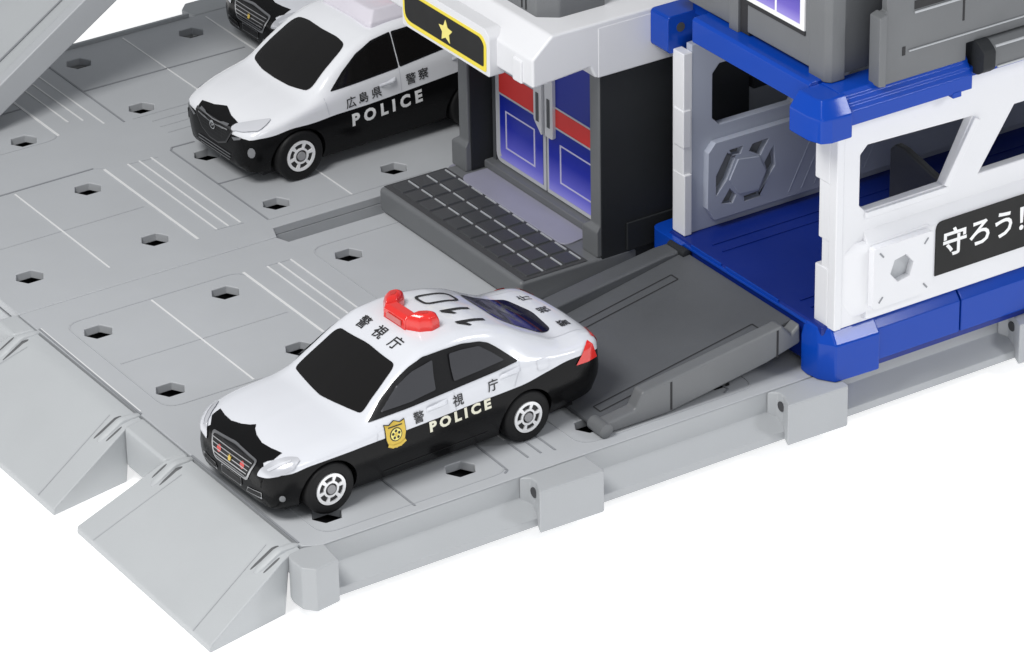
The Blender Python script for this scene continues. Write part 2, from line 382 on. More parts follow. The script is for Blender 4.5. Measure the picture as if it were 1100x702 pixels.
# ------------------------------------------------------------------ light grey entry ramps
def entry_ramp(label, tl, tr, bl, br, backl, backr):
    r = empty('entry_ramp', label, 'ramp', ((bl[0]+tl[0])/2, (bl[1]+br[1])/2, GZ), group='entry ramps along the left edge of the base')
    # top edge at the plate, slope, tip, back
    (xl,yl),(xr,yr) = tl, tr
    bm = bmesh.new()
    def ring(x_of, y_of): pass
    fy = lambda x, a, b: a[1]+(b[1]-a[1])*(x-a[0])/(b[0]-a[0])
    L = [(xl+.11,yl,-.006),(xl+.03,yl,-.008),(xl-.03,yl,-.02),(bl[0],bl[1],GZ+.055),(bl[0]-.005,bl[1],GZ+.002),(backl[0],backl[1],GZ+.002),(backl[0]+.04,backl[1],-.12),(xl+.11,yl,-.10)]
    R = [(xr+.11,yr,-.006),(xr+.03,yr,-.008),(xr-.03,yr,-.02),(br[0],br[1],GZ+.055),(br[0]-.005,br[1],GZ+.002),(backr[0],backr[1],GZ+.002),(backr[0]+.04,backr[1],-.12),(xr+.11,yr,-.10)]
    L = [(x, fy(x,tl,bl), z) for x,y,z in L]; R = [(x, fy(x,tr,br), z) for x,y,z in R]
    stack(bm, [L, R])
    P('slope', bm, 'plate2', r, bevel=.012)
    # hinge arms at both upper corners, slot shade painted as dark strips
    for (x,y,sg) in ((xl,yl,-1),(xr,yr,1)):
        bx = bl[0] if sg < 0 else br[0]; dx = bx-x; dz = GZ+.05
        inw = sg                              # towards the middle of the ramp
        def zz(t): return -.012+dz*max(0,(t-.03)/.97)
        def runner(name, m, off, t0, t1, hw, hh, n=7):
            bm = bmesh.new(); loops = []
            for k in range(n):
                t = t0+(t1-t0)*k/(n-1); px = x+dx*t; yy = y+inw*(off); e = min(1, min(k, n-1-k)*.45+.4)
                sec = [(math.cos(a), math.sin(a)) for a in (PI, PI*.8, PI*.6, PI*.4, PI*.2, 0)]
                loops.append([(px, yy-hw*e, zz(t)-.03)]+[(px, yy+hw*e*c, zz(t)+hh*e*q) for c,q in sec]+[(px, yy+hw*e, zz(t)-.03)])
            stack(bm, loops); return P(name, bm, m, r, smooth=True)
        runner('hinge_arm', 'plate2', .088, -.20, .30, .036, .022, 13)
        runner('hinge_slot_shade', 'slot', .142, -.04, .36, .014, .0035, 11)
        runner('hinge_slot_shade', 'slot', .034, .06, .26, .010, .0035, 9)
    # engraved lines down the slope
    for sg in (0, 1):
        bm = bmesh.new()
        (ax,ay),(bx,by) = ((xl-.03,yl),(bl[0],bl[1])) if sg == 0 else ((xr-.03,yr),(br[0],br[1]))
        q = 1 if sg else -1
        a = Vector((ax,ay+q*.215,-.0165)); b_ = Vector((bx,by+q*.22,GZ+.0585)); wv = Vector((0,.005,0))
        bm.faces.new([bm.verts.new(v) for v in (a-wv, b_-wv, b_+wv, a+wv)])
        bmesh.ops.recalc_face_normals(bm, faces=bm.faces)
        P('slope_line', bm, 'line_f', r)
    return r
entry_ramp('light grey hinged entry ramp right below the nose of the sedan', (-.455,-1.79), (-.455,-3.285), (-1.085,-1.66), (-1.10,-3.415), (-.49,-1.79), (-.49,-3.39))
entry_ramp('light grey hinged entry ramp cut by the left picture edge', (-.455,.33), (-.455,-1.26), (-1.10,.55), (-1.105,-1.385), (-.50,.33), (-.50,-1.30))

# ------------------------------------------------------------------ slanted road slab, upper left
sl = empty('road_ramp', 'long light grey road ramp rising at the upper left corner of the base', 'ramp', (1.4,3.7,0))
bm = bmesh.new()
ys = 3.20
def zl(x): return .652*(x-.70)
x0, x1 = .70, 2.75
prism(bm, [(x0-.35,0.004),(x0+.006,.004),(x1,zl(x1)),(x1,zl(x1)+.27),(x0-.1,.17)], 'y', ys, ys+.10)
P('side_rail', bm, 'plate', sl, bevel=.012)
bm = bmesh.new()
prism(bm, [(x0-.30,0.004),(x0+.03,.06),(x1-.02,zl(x1-.02)+.05),(x1-.02,zl(x1-.02)+.215),(x0-.12,.125)], 'y', ys+.10, ys+1.15)
P('road_deck', bm, 'plate2', sl, bevel=.012)
bm = bmesh.new()
for yy in (ys+.26,):
    a = Vector((x0,yy,zl(x0)+.224)); b_ = Vector((x1-.05,yy,zl(x1-.05)+.2175)); wv = Vector((0,.009,0))
    bm.faces.new([bm.verts.new(v) for v in (a-wv, b_-wv, b_+wv, a+wv)])
bmesh.ops.recalc_face_normals(bm, faces=bm.faces)
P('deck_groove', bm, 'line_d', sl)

# ------------------------------------------------------------------ entrance hall
hall = empty('police_station_entrance', 'dark grey toy police station entrance with blue double doors and white canopy', 'toy building', (3.4,-.45,0))
Y0, Y1 = -1.38, .46
bm = bmesh.new(); box(bm, 2.54,3.52,Y0,Y1,.004,.192); b = P('step', bm, 'mid', hall, bevel=.03, seg=3)
bm = bmesh.new()
nx, ny = 3, 10; tx0, tx1 = 2.605, 3.075; ty0, ty1 = -1.345, .425
for i in range(nx):
    for j in range(ny):
        a0 = tx0+(tx1-tx0)*i/nx; a1 = tx0+(tx1-tx0)*(i+1)/nx; c0 = ty0+(ty1-ty0)*j/ny; c1 = ty0+(ty1-ty0)*(j+1)/ny; g = .010
        lo = [(a0+g,c0+g),(a1-g,c0+g),(a1-g,c1-g),(a0+g,c1-g)]; k = .007
        hi = [(a0+g+k,c0+g+k),(a1-g-k,c0+g+k),(a1-g-k,c1-g-k),(a0+g+k,c1-g-k)]
        stack(bm, [[(x,y,.185) for x,y in lo], [(x,y,.205) for x,y in hi]])
P('paving_tiles', bm, 'tile', hall, bevel=.003)
bm = bmesh.new(); box(bm, tx0-.03,tx1+.03,ty0-.02,ty1+.02,.193,.1945); P('tile_bed', bm, 'under', hall)
bm = bmesh.new()
for i in range(nx+1):
    if i == 0: continue
    x = tx0+(tx1-tx0)*i/nx; bm = bmesh.new()
    for j in range(ny):
        c0 = ty0+(ty1-ty0)*j/ny; c1 = ty0+(ty1-ty0)*(j+1)/ny
        box(bm, x-.008,x+.003,c0+.02,c1-.02,.195,.203)
    P('tile_highlight', bm, 'plate', hall)  # pale bars paint the highlights between tile rows
bm = bmesh.new(); prism(bm, roundpoly([(3.09,-1.10),(3.335,-1.06),(3.335,.255),(3.13,.255),(3.085,.19)], [.08,0,0,.06,.05]), 'z', .19, .203); P('door_mat', bm, 'lilac', hall, bevel=.005)
bm = bmesh.new(); box(bm, 3.335,3.5,-1.20,.30,.19,.255); P('door_sill', bm, 'mid', hall, bevel=.012)
# pillars: wide foot, slim shaft
for ya, yb, sa, sb in ((.295,.487,.30,.42),(-1.372,-1.185,-1.372,-1.255)):
    bm = bmesh.new()
    loops = []
    for z, e in ((.19,0),(.385,0),(.43,1),(1.70,1)):
        y_0 = ya+(sa-ya)*e; y_1 = yb+(sb-yb)*e; xx = 3.18+.025*e
        loops.append([(xx,y_0,z),(xx,y_1,z),(3.56,y_1,z),(3.56,y_0,z)])
    stack(bm, loops); P('pillar', bm, 'mid', hall, bevel=.012)
    bm = bmesh.new(); lathe(bm, [(.012,sa-.001 if sa > 0 else sb+.001),(.012,(sa-.006) if sa > 0 else sb+.006)], 10, (3.30,0,.72), 'y'); P('pillar_pin', bm, 'chrome_d', hall)
bm = bmesh.new(); box(bm, 3.225,3.41,.288,.2945,.20,1.66); P('pillar_shade_sheet', bm, 'hall', hall)  # dark sheet added to paint the shade on the pillar's inner face
# small white foot beside left pillar
bm = bmesh.new(); lathe(bm, [(.10,.004),(.10,.05),(.07,.07)], 20, (3.35,.62,0), 'z'); P('round_pad', bm, 'lilac', hall, smooth=True)
# body walls
bm = bmesh.new(); box(bm, 3.50,4.48,-1.36,.46,.005,1.9); P('wall', bm, 'hall', hall)
bm = bmesh.new(); box(bm, 3.215,4.47,-1.377,-1.36,.01,1.62); box(bm, 3.42,4.0,-1.395,-1.377,.19,.40); P('side_wall', bm, 'hall', hall, bevel=.006)  # shade of the narrow gap painted as a near-black face
bm = bmesh.new(); box(bm, 3.42,3.5,-1.24,.26,.255,1.70); P('door_frame', bm, 'mid', hall)
bm = bmesh.new(); box(bm, 3.40,3.5,.235,.27,.255,1.70); P('door_jamb', bm, 'dark', hall)
# doors
XD = 3.42
for (a, b_, side) in ((.232,-.412,1),(-.428,-1.072,-1)):
    bm = bmesh.new()
    r = [.07,.07,0,0] if side > 0 else [0,0,.07,.07]
    prism(bm, roundpoly([(a,.262),(a,1.62),(b_,1.62),(b_,.262)], r), 'x', XD-.018, XD-.001)
    dr = P('door', bm, 'print_g', hall, bevel=.004, label='left leaf of the blue double door' if side > 0 else 'right leaf of the blue double door')
    e = XD-.0205
    def onx(name, polys, m, t):
        bm = bmesh.new()
        for q in polys: prism(bm, q, 'x', e-t, e)
        o = obj(name, bm, m, dr); return o
    ai, bi = a-.062, b_+.03
    if side < 0: ai, bi = a-.03, b_+.0
    onx('door_panel', [roundpoly([(ai,.30),(ai,1.6),(bi,1.6),(bi,.30)], [.07,0,0,0] if side > 0 else [0,0,0,.05])], 'door', .002)
    onx('edge_line', [[(ai,.302),(ai,.314),(bi,.314),(bi,.302)]], M['door'], .0025)
    if side > 0: zr = (.775,.905)
    else: zr = (.80,.93)
    zr = (.820,.958) if side < 0 else (.822,1.0)
    yb0, yb1 = ai+.003, bi-.003
    onx('red_band', [[(yb0,zr[0]),(yb0,zr[1]),(yb1,zr[1]),(yb1,zr[0])]], 'print_r', .004)
    onx('band_line', [[(yb0,zr[0]-.016),(yb0,zr[0]-.002),(yb1,zr[0]-.002),(yb1,zr[0]-.016)],[(yb0,zr[1]+.002),(yb0,zr[1]+.016),(yb1,zr[1]+.016),(yb1,zr[1]+.002)]], 'print_g', .004)
    p0, p1 = (.095,-.285) if side > 0 else (-.60,-1.0)
    fr = []
    for u0,u1,z0,z1 in ((p0,p1,.40,.412),(p0,p1,.688,.70),(p0,p0-.016,.412,.688),(p1+.016,p1,.412,.688)): fr.append([(u0,z0),(u0,z1),(u1,z1),(u1,z0)])
    onx('panel_outline', fr, 'thin', .004)
    hy = -.36 if side > 0 else -.50
    bm = bmesh.new()
    hp = [(hy+.055*side,.84),(hy+.055*side,1.25),(hy-.055*side,1.25),(hy-.055*side,.73),(hy-.0*side,.73)]
    if side > 0: hp = [(hy+.05,.80),(hy+.05,1.3),(hy-.05,1.3),(hy-.05,.70)]
    else: hp = [(hy+.05,.72),(hy+.05,1.3),(hy-.05,1.3),(hy-.05,.72)]
    prism(bm, roundpoly(hp, .02), 'x', XD-.05, XD-.02)
    h = obj('door_handle', bm, 'white', dr, bevel=.006)
    bm = bmesh.new(); prism(bm, [(hy+.017,.80),(hy+.017,1.02),(hy-.017,1.02),(hy-.017,.80)], 'x', XD-.054, XD-.0505)
    obj('handle_slot', bm, 'dark', h)
# canopy
bm = bmesh.new()
prism(bm, [(2.64,1.635),(2.64,1.845),(2.80,1.985),(4.75,1.985),(4.75,1.58),(3.15,1.58),(3.105,1.67)], 'y', -1.42, .52)
cn = P('canopy', bm, 'white', hall, bevel=.018, seg=2)
bm = bmesh.new(); box(bm, 2.625,2.70,-1.30,-1.19,1.63,1.80); P('canopy_trim', bm, 'white', hall, bevel=.012)
bm = bmesh.new(); box(bm, 3.165,4.7,-1.423,-1.40,1.578,1.95); P('canopy_side', bm, 'white', hall, bevel=.012)
# star sign: plate, yellow border, black panel, star
XS = 2.58
sp = roundpoly([(.125,1.575),(-.985,1.575),(-.985,1.865),(-.93,1.915),(.07,1.915),(.125,1.865)], .02)
bm = bmesh.new(); prism(bm, sp, 'x', XS, XS+.12); sg = P('star_sign', bm, 'white', hall, bevel=.012)
def inset(pts, k):
    cx = sum(p[0] for p in pts)/len(pts); cy = sum(p[1] for p in pts)/len(pts)
    X0, X1 = min(p[0] for p in pts), max(p[0] for p in pts); Z0, Z1 = min(p[1] for p in pts), max(p[1] for p in pts)
    return [((p[0]-cx)*(1-2*k/(X1-X0))+cx, (p[1]-cy)*(1-2*k/(Z1-Z0))+cy) for p in pts]
sp = roundpoly([(.105,1.60),(-.945,1.60),(-.95,1.81),(-.90,1.86),(.06,1.86),(.108,1.81)], [.09,.02,.05,.05,.05,.05])
bm = bmesh.new(); prism(bm, sp, 'x', XS-.004, XS-.001); obj('yellow_border', bm, 'ink_y', sg)
bm = bmesh.new(); prism(bm, inset(sp, .028), 'x', XS-.008, XS-.0045); obj('black_panel', bm, 'sign', sg)
bm = bmesh.new(); st = []
for i in range(10):
    a = PI/2+i*PI/5; r = .088 if i % 2 == 0 else .044; st.append((-.452+r*math.cos(a), 1.727+r*math.sin(a)))
prism(bm, st, 'x', XS-.012, XS-.0085); obj('star', bm, 'ink_s', sg)
# grey block on the canopy roof
bm = bmesh.new(); prism(bm, [(2.885,-1.10),(3.01,-1.20),(3.38,-1.20),(3.38,.3),(2.885,.3)], 'z', 1.975, 2.7)
rb = P('roof_block', bm, 'mid', hall, bevel=.012)
bm = bmesh.new()
for y in (-.93,-.98,-.74): box(bm, 2.880,2.8845,y-.006,y+.006,2.0,2.69)
P('roof_block_groove', bm, 'line_k', hall)

# ------------------------------------------------------------------ garage
gar = empty('garage_frame', 'blue and white toy garage frame at the top of the dark ramp', 'toy building', (4.5,-2.6,0))
XE = 8.0
bm = bmesh.new(); box(bm, 3.60,XE,-3.38,-1.62,.06,.385); P('floor', bm, 'navy', gar, bevel=.022, seg=3)
bm = bmesh.new()
for y in (-1.98,-2.10,-2.98,-3.10): box(bm, 3.72,XE-.05,y-.006,y+.006,.386,.392)
P('floor_rib', bm, 'navy', gar)
bm = bmesh.new()
for a, b_ in ((-2.9,-2.3),(-2.25,-1.9)): box(bm, 3.597,3.606,a,b_,.37,.394)
box(bm, 3.585,3.62,-3.22,-1.80,.352,.372)
P('floor_lip', bm, 'blue', gar, bevel=.006)
# base rail
for a, b_ in ((4.004,4.708),(4.722,6.0),(6.014,XE)):
    bm = bmesh.new(); prism(bm, [(-3.45,.05),(-3.45,.285),(-3.388,.3593),(-3.30,.361),(-3.30,.05)], 'x', a, b_); P('base_rail', bm, 'blue', gar, bevel=.006)
bm = bmesh.new(); box(bm, 4.0,XE,-3.43,-3.28,.004,.06); P('base_shadow_gap', bm, 'navy', gar)
# base corner block with chamfered corner
bm = bmesh.new()
cp = [(3.57,-3.19),(3.56,-3.27),(3.575,-3.37),(3.645,-3.478),(4.002,-3.492),(4.002,-3.19)]
tp = [(3.60,-3.19),(3.59,-3.27),(3.60,-3.33),(3.66,-3.394),(4.002,-3.408),(4.002,-3.19)]
stack(bm, [[(x,y,.003) for x,y in cp], [(x,y,.275) for x,y in cp], [(x,y,.3758) for x,y in tp]])
P('corner_block', bm, 'blue', gar, bevel=.012)
# far corner block (left of the ramp top)
bm = bmesh.new()
prism(bm, roundpoly([(3.56,-1.84),(3.56,-1.47),(3.95,-1.45),(3.95,-1.84)], [.03,.08,.03,.0]), 'z', .17, .375)
P('corner_block', bm, 'blue', gar, bevel=.05, seg=3)
bm = bmesh.new(); box(bm, 3.58,3.95,-1.80,-1.50,.004,.17); P('corner_foot', bm, 'navy', gar)

def wallhex(cx, cz, r, n=6, a0=0): return [(cx+r*math.cos(a0+i*2*PI/n), cz+r*math.sin(a0+i*2*PI/n)) for i in range(n)]
# outer wall with window openings
bm = bmesh.new()
win1 = [(3.835,1.605),(3.895,1.665),(4.755,1.635),(4.53,1.20),(3.885,1.195),(3.835,1.245)]
win2 = [(5.115,1.625),(4.83,1.20),(5.75,1.20),(5.85,1.30),(5.85,1.625)]
prism(bm, [(3.70,.376),(3.70,2.0),(XE,2.0),(XE,.376)], 'y', -3.445, -3.375, [win1, win2])
ow = P('outer_wall', bm, 'white', gar, bevel=.010)
# window bead on the slanted edge
def bead(name, pts, y, wd, par, m='white', t=.02, closed=False):
    bm = bmesh.new()
    for a, b_ in zip(pts, pts[1:]+([pts[0]] if closed else [])):
        d = Vector((b_[0]-a[0], b_[1]-a[1])).normalized(); n = Vector((-d.y,d.x))*wd/2
        prism(bm, [(a[0]+n.x,a[1]+n.y),(a[0]-n.x,a[1]-n.y),(b_[0]-n.x,b_[1]-n.y),(b_[0]+n.x,b_[1]+n.y)], 'y', y-t, y+.01)
    return P(name, bm, m, par, bevel=.006)
bead('window_bead', [(4.545,1.19),(4.79,1.62)], -3.447, .055, gar)
bead('window_bead', [(3.88,1.165),(4.56,1.165)], -3.447, .045, gar)
# front edge post with its stepped contour
bm = bmesh.new()
prism(bm, [(3.645,-3.449),(3.705,-3.449),(3.705,-3.37),(3.645,-3.37)], 'z', .374, 1.93)
prism(bm, [(3.655,-3.372),(3.70,-3.372),(3.70,-3.285),(3.655,-3.285)], 'z', .378, 1.90)
prism(bm, [(3.645,-3.37),(3.70,-3.37),(3.70,-3.23),(3.645,-3.23)], 'z', .376, .80)
prism(bm, [(3.645,-3.371),(3.70,-3.371),(3.70,-3.215),(3.645,-3.215)], 'z', 1.42, 1.93)
prism(bm, [(3.65,-3.37),(3.70,-3.37),(3.70,-3.255),(3.65,-3.255)], 'z', 1.00, 1.42)
P('wall_post', bm, 'white', gar, bevel=.008)
# lower raised panel
bm = bmesh.new()
prism(bm, [(-3.44,.40),(-3.50,.42),(-3.50,.955),(-3.455,1.03),(-3.44,1.06)], 'x', 3.875, XE)
P('wall_panel', bm, 'white', gar, bevel=.010)
bm = bmesh.new()
o_ = [(3.70,.56),(3.78,.43),(4.40,.43),(4.42,.46),(4.42,.965),(4.40,.985),(3.80,.985),(3.70,.92)]
i_ = [(3.86,.535),(3.89,.48),(4.365,.48),(4.395,.51),(4.395,.96),(4.365,.975),(3.89,.965),(3.86,.93)]
stack(bm, [[(x,-3.44,z) for x,z in o_], [(x,-3.47,z) for x,z in [(a*.55+c*.45, b*.55+e*.45) for (a,b),(c,e) in zip(o_,i_)]], [(x,-3.502,z) for x,z in i_]])
P('badge_base', bm, 'white', gar, bevel=.012)
bm = bmesh.new()
hx = wallhex(4.118,.752,.098,6,.18)
prism(bm, roundpoly([(3.88,.505),(4.375,.505),(4.375,.955),(3.88,.955)], .03), 'y', -3.555, -3.50, [hx])
bd = P('hex_badge', bm, 'white', gar, bevel=.008)
bm = bmesh.new(); prism(bm, wallhex(4.118,.752,.097,6,.18), 'y', -3.508, -3.5045); obj('hex_recess_shade', bm, 'plate', bd)  # grey floor paints the shading inside the hex hole
for cx, cz, s_ in ((3.945,.895,-1),(4.315,.895,1),(3.945,.565,1),(4.315,.565,-1)):
    bm = bmesh.new()
    d = Vector((.016*s_,.019)); n = Vector((d.y,-d.x)).normalized()*.006
    q = [(cx-d.x+n.x,cz-d.y+n.y),(cx-d.x-n.x,cz-d.y-n.y),(cx+d.x-n.x,cz+d.y-n.y),(cx+d.x+n.x,cz+d.y+n.y)]
    prism(bm, q, 'y', -3.558, -3.5555); obj('corner_tick', bm, 'line_d', bd)
# sign board
bm = bmesh.new()
prism(bm, roundpoly([(4.435,.575),(5.42,.575),(5.42,.97),(4.435,.97)], [.0,.03,.06,.06]), 'y', -3.508, -3.498)
sb = P('slogan_board', bm, 'sign', gar)
bm = bmesh.new()
for ch, x, sx in (('守',4.595,1),('ろ',4.805,1),('う',5.01,1),('！',5.165,1)):
    flat_text(bm, ch, .215 if ch != 'う' else .215, (x,-3.5095,.795), (1,0,0), (0,0,1), bold=.0045)
obj('slogan_text', bm, 'ink_w', sb)
# inner wall
bm = bmesh.new()
iw = [(3.885,1.54),(3.945,1.605),(4.80,1.60),(4.56,1.145),(3.945,1.15),(3.885,1.21)]
iw2 = [(5.3,1.6),(5.0,1.15),(6.2,1.15),(6.2,1.6)]
prism(bm, [(3.71,.386),(3.71,1.80),(XE,1.80),(XE,.386)], 'y', -1.745, -1.68, [iw, iw2])
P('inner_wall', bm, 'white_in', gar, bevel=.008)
bm = bmesh.new()
prism(bm, [(3.64,-1.75),(3.715,-1.75),(3.715,-1.62),(3.64,-1.62)], 'z', .388, 1.75)
prism(bm, [(3.632,-1.76),(3.70,-1.76),(3.70,-1.64),(3.632,-1.64)], 'z', 1.05, 1.33)
prism(bm, [(3.636,-1.77),(3.70,-1.77),(3.70,-1.63),(3.636,-1.63)], 'z', .387, .85)
P('wall_post', bm, 'white', gar, bevel=.008)
bm = bmesh.new()
hx = [[(3.974,.947),(4.041,.888),(3.97,.737),(3.881,.64),(3.88,.792)], [(3.992,.960),(4.108,.962),(4.086,.908),(4.015,.915)], [(4.187,.955),(4.328,.962),(4.256,.850),(4.159,.909)],
      [(4.369,.898),(4.383,.737),(4.252,.577),(4.312,.722),(4.291,.785)], [(4.118,.575),(4.237,.580),(4.26,.535),(4.124,.533)], [(3.926,.572),(3.998,.668),(4.052,.604),(4.022,.549)]]
prism(bm, [(3.81,.56),(3.87,.46),(XE-.01,.45),(XE-.01,1.03),(3.875,1.045),(3.815,.98)], 'y', -1.80, -1.74, hx)
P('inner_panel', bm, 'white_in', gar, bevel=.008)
bm = bmesh.new(); prism(bm, [(3.86,.52),(4.40,.52),(4.40,.97),(3.86,.97)], 'y', -1.752, -1.747); P('emblem_recess_shade', bm, 'mid', gar)  # grey sheet paints the shade behind the panel openings
bm = bmesh.new(); prism(bm, [(4.060,.878),(4.243,.850),(4.302,.722),(4.233,.597),(4.072,.605),(3.985,.735)], 'y', -1.812, -1.799)
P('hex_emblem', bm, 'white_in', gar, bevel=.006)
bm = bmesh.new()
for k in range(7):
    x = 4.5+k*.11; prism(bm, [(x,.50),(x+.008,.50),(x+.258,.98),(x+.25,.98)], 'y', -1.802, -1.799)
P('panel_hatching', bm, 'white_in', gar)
# dark partition fin on the floor
bm = bmesh.new(); prism(bm, [(-2.36,.386),(-2.36,.93),(-2.42,.985),(-2.52,.985),(-3.30,.80),(-3.33,.386)], 'x', 4.94, 5.0)
P('partition_fin', bm, 'tile', gar, bevel=.015)
# upper front beam with ribbed chamfer
bm = bmesh.new()
prism(bm, [(-3.55,1.90),(-3.55,2.0),(-3.524,2.031),(-3.523,2.043),(-3.497,2.074),(-3.496,2.086),(-3.472,2.115),(-3.38,2.118),(-3.28,2.118),(-3.28,1.90)], 'x', 3.63, 4.66)
P('top_beam', bm, 'blue', gar, bevel=.005)
bm = bmesh.new(); prism(bm, [(-3.50,1.96),(-3.50,2.03),(-3.3,2.05),(-3.3,1.96)], 'x', 4.66, XE); box(bm, 4.50,4.57,-3.555,-3.5,1.87,1.91); P('rear_beam', bm, 'blue', gar, bevel=.005)
bm = bmesh.new()
cp = [(3.545,-3.245),(3.40,-3.245),(3.40,-3.45),(3.435,-3.55),(3.50,-3.575),(3.665,-3.575),(3.665,-3.245)]
tp = [(3.60,-3.265),(3.46,-3.265),(3.46,-3.43),(3.48,-3.49),(3.53,-3.50),(3.665,-3.50),(3.665,-3.265)]
stack(bm, [[(x,y,1.83) for x,y in cp], [(x,y,2.00) for x,y in cp], [(x,y,2.11) for x,y in tp]])
P('top_corner', bm, 'blue', gar, bevel=.012)
bm = bmesh.new(); prism(bm, [(3.54,1.955),(3.54,2.115),(3.56,2.132),(3.72,2.132),(3.72,1.955)], 'y', -3.27, -1.985); box(bm, 3.82,3.95,-2.30,-1.60,1.96,2.12); P('side_beam', bm, 'blue', gar, bevel=.006)
# blue knob with a hole
bm = bmesh.new(); prism(bm, roundpoly([(3.595,1.715),(3.96,1.715),(3.96,1.99),(3.595,1.99)], .035), 'y', -1.63, -1.424); kn = P('beam_knob', bm, 'blue', gar, bevel=.012)
bm = bmesh.new(); lathe(bm, [(.034,-1.6335),(.034,-1.630)], 18, (3.70,0,1.895), 'y'); obj('knob_hole', bm, 'under', kn)
# pale wall panel behind the inner wall, seen through its window
bm = bmesh.new(); box(bm, 4.60,6.4,-1.02,-.96,.006,1.5); P('back_panel', bm, 'plate', gar)
bm = bmesh.new(); box(bm, 4.49,6.4,-1.40,-1.34,1.14,1.22); P('back_rail', bm, 'hall', gar)

# ------------------------------------------------------------------ upper storey on the garage
upf = empty('upper_storey', 'mid grey upper storey with blue window standing on the blue beams', 'toy building', (4.5,-2.6,2.13))
XF = 3.64
bm = bmesh.new()
prism(bm, [(XF+.055,-1.5),(XF+.055,-3.15),(XF+.055,-3.28),(4.0,-3.28),(XE-.1,-3.28),(XE-.1,-1.5)], 'z', 2.135, 3.3); P('core_wall', bm, 'mid', upf)
bm = bmesh.new(); prism(bm, [(XF,-3.13),(XF,-3.295),(XF+.03,-3.335),(XF+.14,-3.335),(XF+.14,-3.13)], 'z', 2.12, 3.3); P('corner_pilaster', bm, 'mid', upf, bevel=.008)
bm = bmesh.new(); box(bm, XF+.005,XF+.06,-3.13,-2.46,2.17,3.3); P('front_panel', bm, 'mid', upf, bevel=.006)
bm = bmesh.new(); box(bm, XF+.02,XF+.06,-2.46,-2.36,2.14,3.3); P('panel_gap', bm, 'line_k', upf)
bm = bmesh.new(); box(bm, XF+.0,XF+.06,-2.36,-2.26,2.13,3.3); box(bm, XF+.02,XF+.06,-2.26,-1.5,2.15,3.3); P('front_panel', bm, 'mid', upf, bevel=.006)
# window print
bm = bmesh.new(); box(bm, XF-.010,XF+.006,-3.09,-2.44,2.405,3.2); wf = P('window', bm, 'ink_w', upf, bevel=.003)
for a, b_ in ((-3.045,-2.80),(-2.775,-2.46)):
    bm = bmesh.new(); box(bm, XF-.0135,XF-.0105,a,b_,2.445,3.18); q = obj('window_pane', bm, 'winp', wf)
bm = bmesh.new(); box(bm, XF-.004,XF+.006,-3.09,-2.43,2.372,2.403); P('window_shadow_line', bm, 'line_k', upf)  # black strip paints the shadow below the window frame
# railing panel on the long side
bm = bmesh.new()
prism(bm, [(3.945,2.085),(3.925,2.40),(3.925,2.585),(3.98,2.60),(3.98,2.95),(XE,2.95),(XE,2.21),(4.64,2.21),(4.64,2.09)], 'y', -3.50, -3.44)
rl = P('railing_panel', bm, 'mid', upf, bevel=.008)
bm = bmesh.new(); prism(bm, [(3.90,2.10),(3.90,2.58),(3.96,2.60),(3.96,2.09)], 'y', -3.535, -3.42); P('railing_end', bm, 'mid', upf, bevel=.01)
for z0, z1, xs in ((2.278,2.288,4.16),(2.535,2.55,4.2)):
    bm = bmesh.new(); box(bm, xs,XE,-3.512,-3.499,z0,z1); P('railing_highlight', bm, 'plate', upf, bevel=.004)  # pale bars paint the highlight lines along the railing
for q in ((4.60,4.615,2.38,2.9),(4.11,4.135,2.26,2.32),(4.2,4.62,2.562,2.62)):
    bm = bmesh.new(); box(bm, q[0],q[1],-3.503,-3.499,q[2],q[3]); P('railing_groove', bm, 'line_k', upf)
bm = bmesh.new()
prism(bm, [(-3.52,2.20),(-3.58,2.17),(-3.60,2.10),(-3.60,2.04),(-3.57,2.02),(-3.44,2.02),(-3.44,2.20)], 'x', 4.80, XE); P('side_bracket', bm, 'mid', upf, bevel=.008)
bm = bmesh.new(); prism(bm, roundpoly([(-3.53,2.215),(-3.61,2.16),(-3.61,2.03),(-3.55,1.985),(-3.42,1.985),(-3.42,2.215)], .02), 'x', 4.70, 4.80); P('bracket_end', bm, 'hall', upf, bevel=.01)
for q in ((-3.61,-3.602,2.03,2.042),(-3.585,-3.572,2.165,2.178)):
    bm = bmesh.new(); box(bm, 4.82,XE,*q); P('bracket_highlight', bm, 'plate', upf)  # pale bars paint the highlight lines along the bracket

# ------------------------------------------------------------------ dark ramp into the garage
rm = empty('loading_ramp', 'dark grey ramp leading from the base up to the blue garage floor', 'ramp', (2.8,-2.5,0))
xa, xb = 1.99, 3.575; za, zb_ = .035, .335
sz = lambda x: za+(zb_-za)*(x-xa)/(xb-xa)
bm = bmesh.new()
prism(bm, [(xa,.006),(xa,za),(xb,zb_),(xb,zb_-.07),(xa+.25,.006)], 'y', -3.08, -1.86); P('ramp_deck', bm, 'dark', rm, bevel=.008)
# right rail with stepped top
bm = bmesh.new()
prism(bm, [(xa-.02,.006),(xa-.04,.04),(xa+.0,.085),(xa+.25,.115),(xa+.31,.225),(3.36,.365),(3.42,.375),(3.50,.29),(3.57,.345),(3.575,.20),(3.30,.13),(2.5,.006)], 'y', -3.185, -3.075)
P('ramp_rail', bm, 'mid', rm, bevel=.022, seg=3)
bm = bmesh.new(); box(bm, 2.515,2.53,-3.1875,-3.1845,.03,.235); box(bm, 3.375,3.39,-3.1875,-3.1845,.15,.35); P('rail_groove', bm, 'line_k', rm)
bm = bmesh.new(); lathe(bm, [(.02,-3.22),(.05,-3.215),(.05,-3.06),(.02,-3.055)], 16, (xa+.0,0,.052), 'y'); P('rail_tip', bm, 'mid', rm, smooth=True)
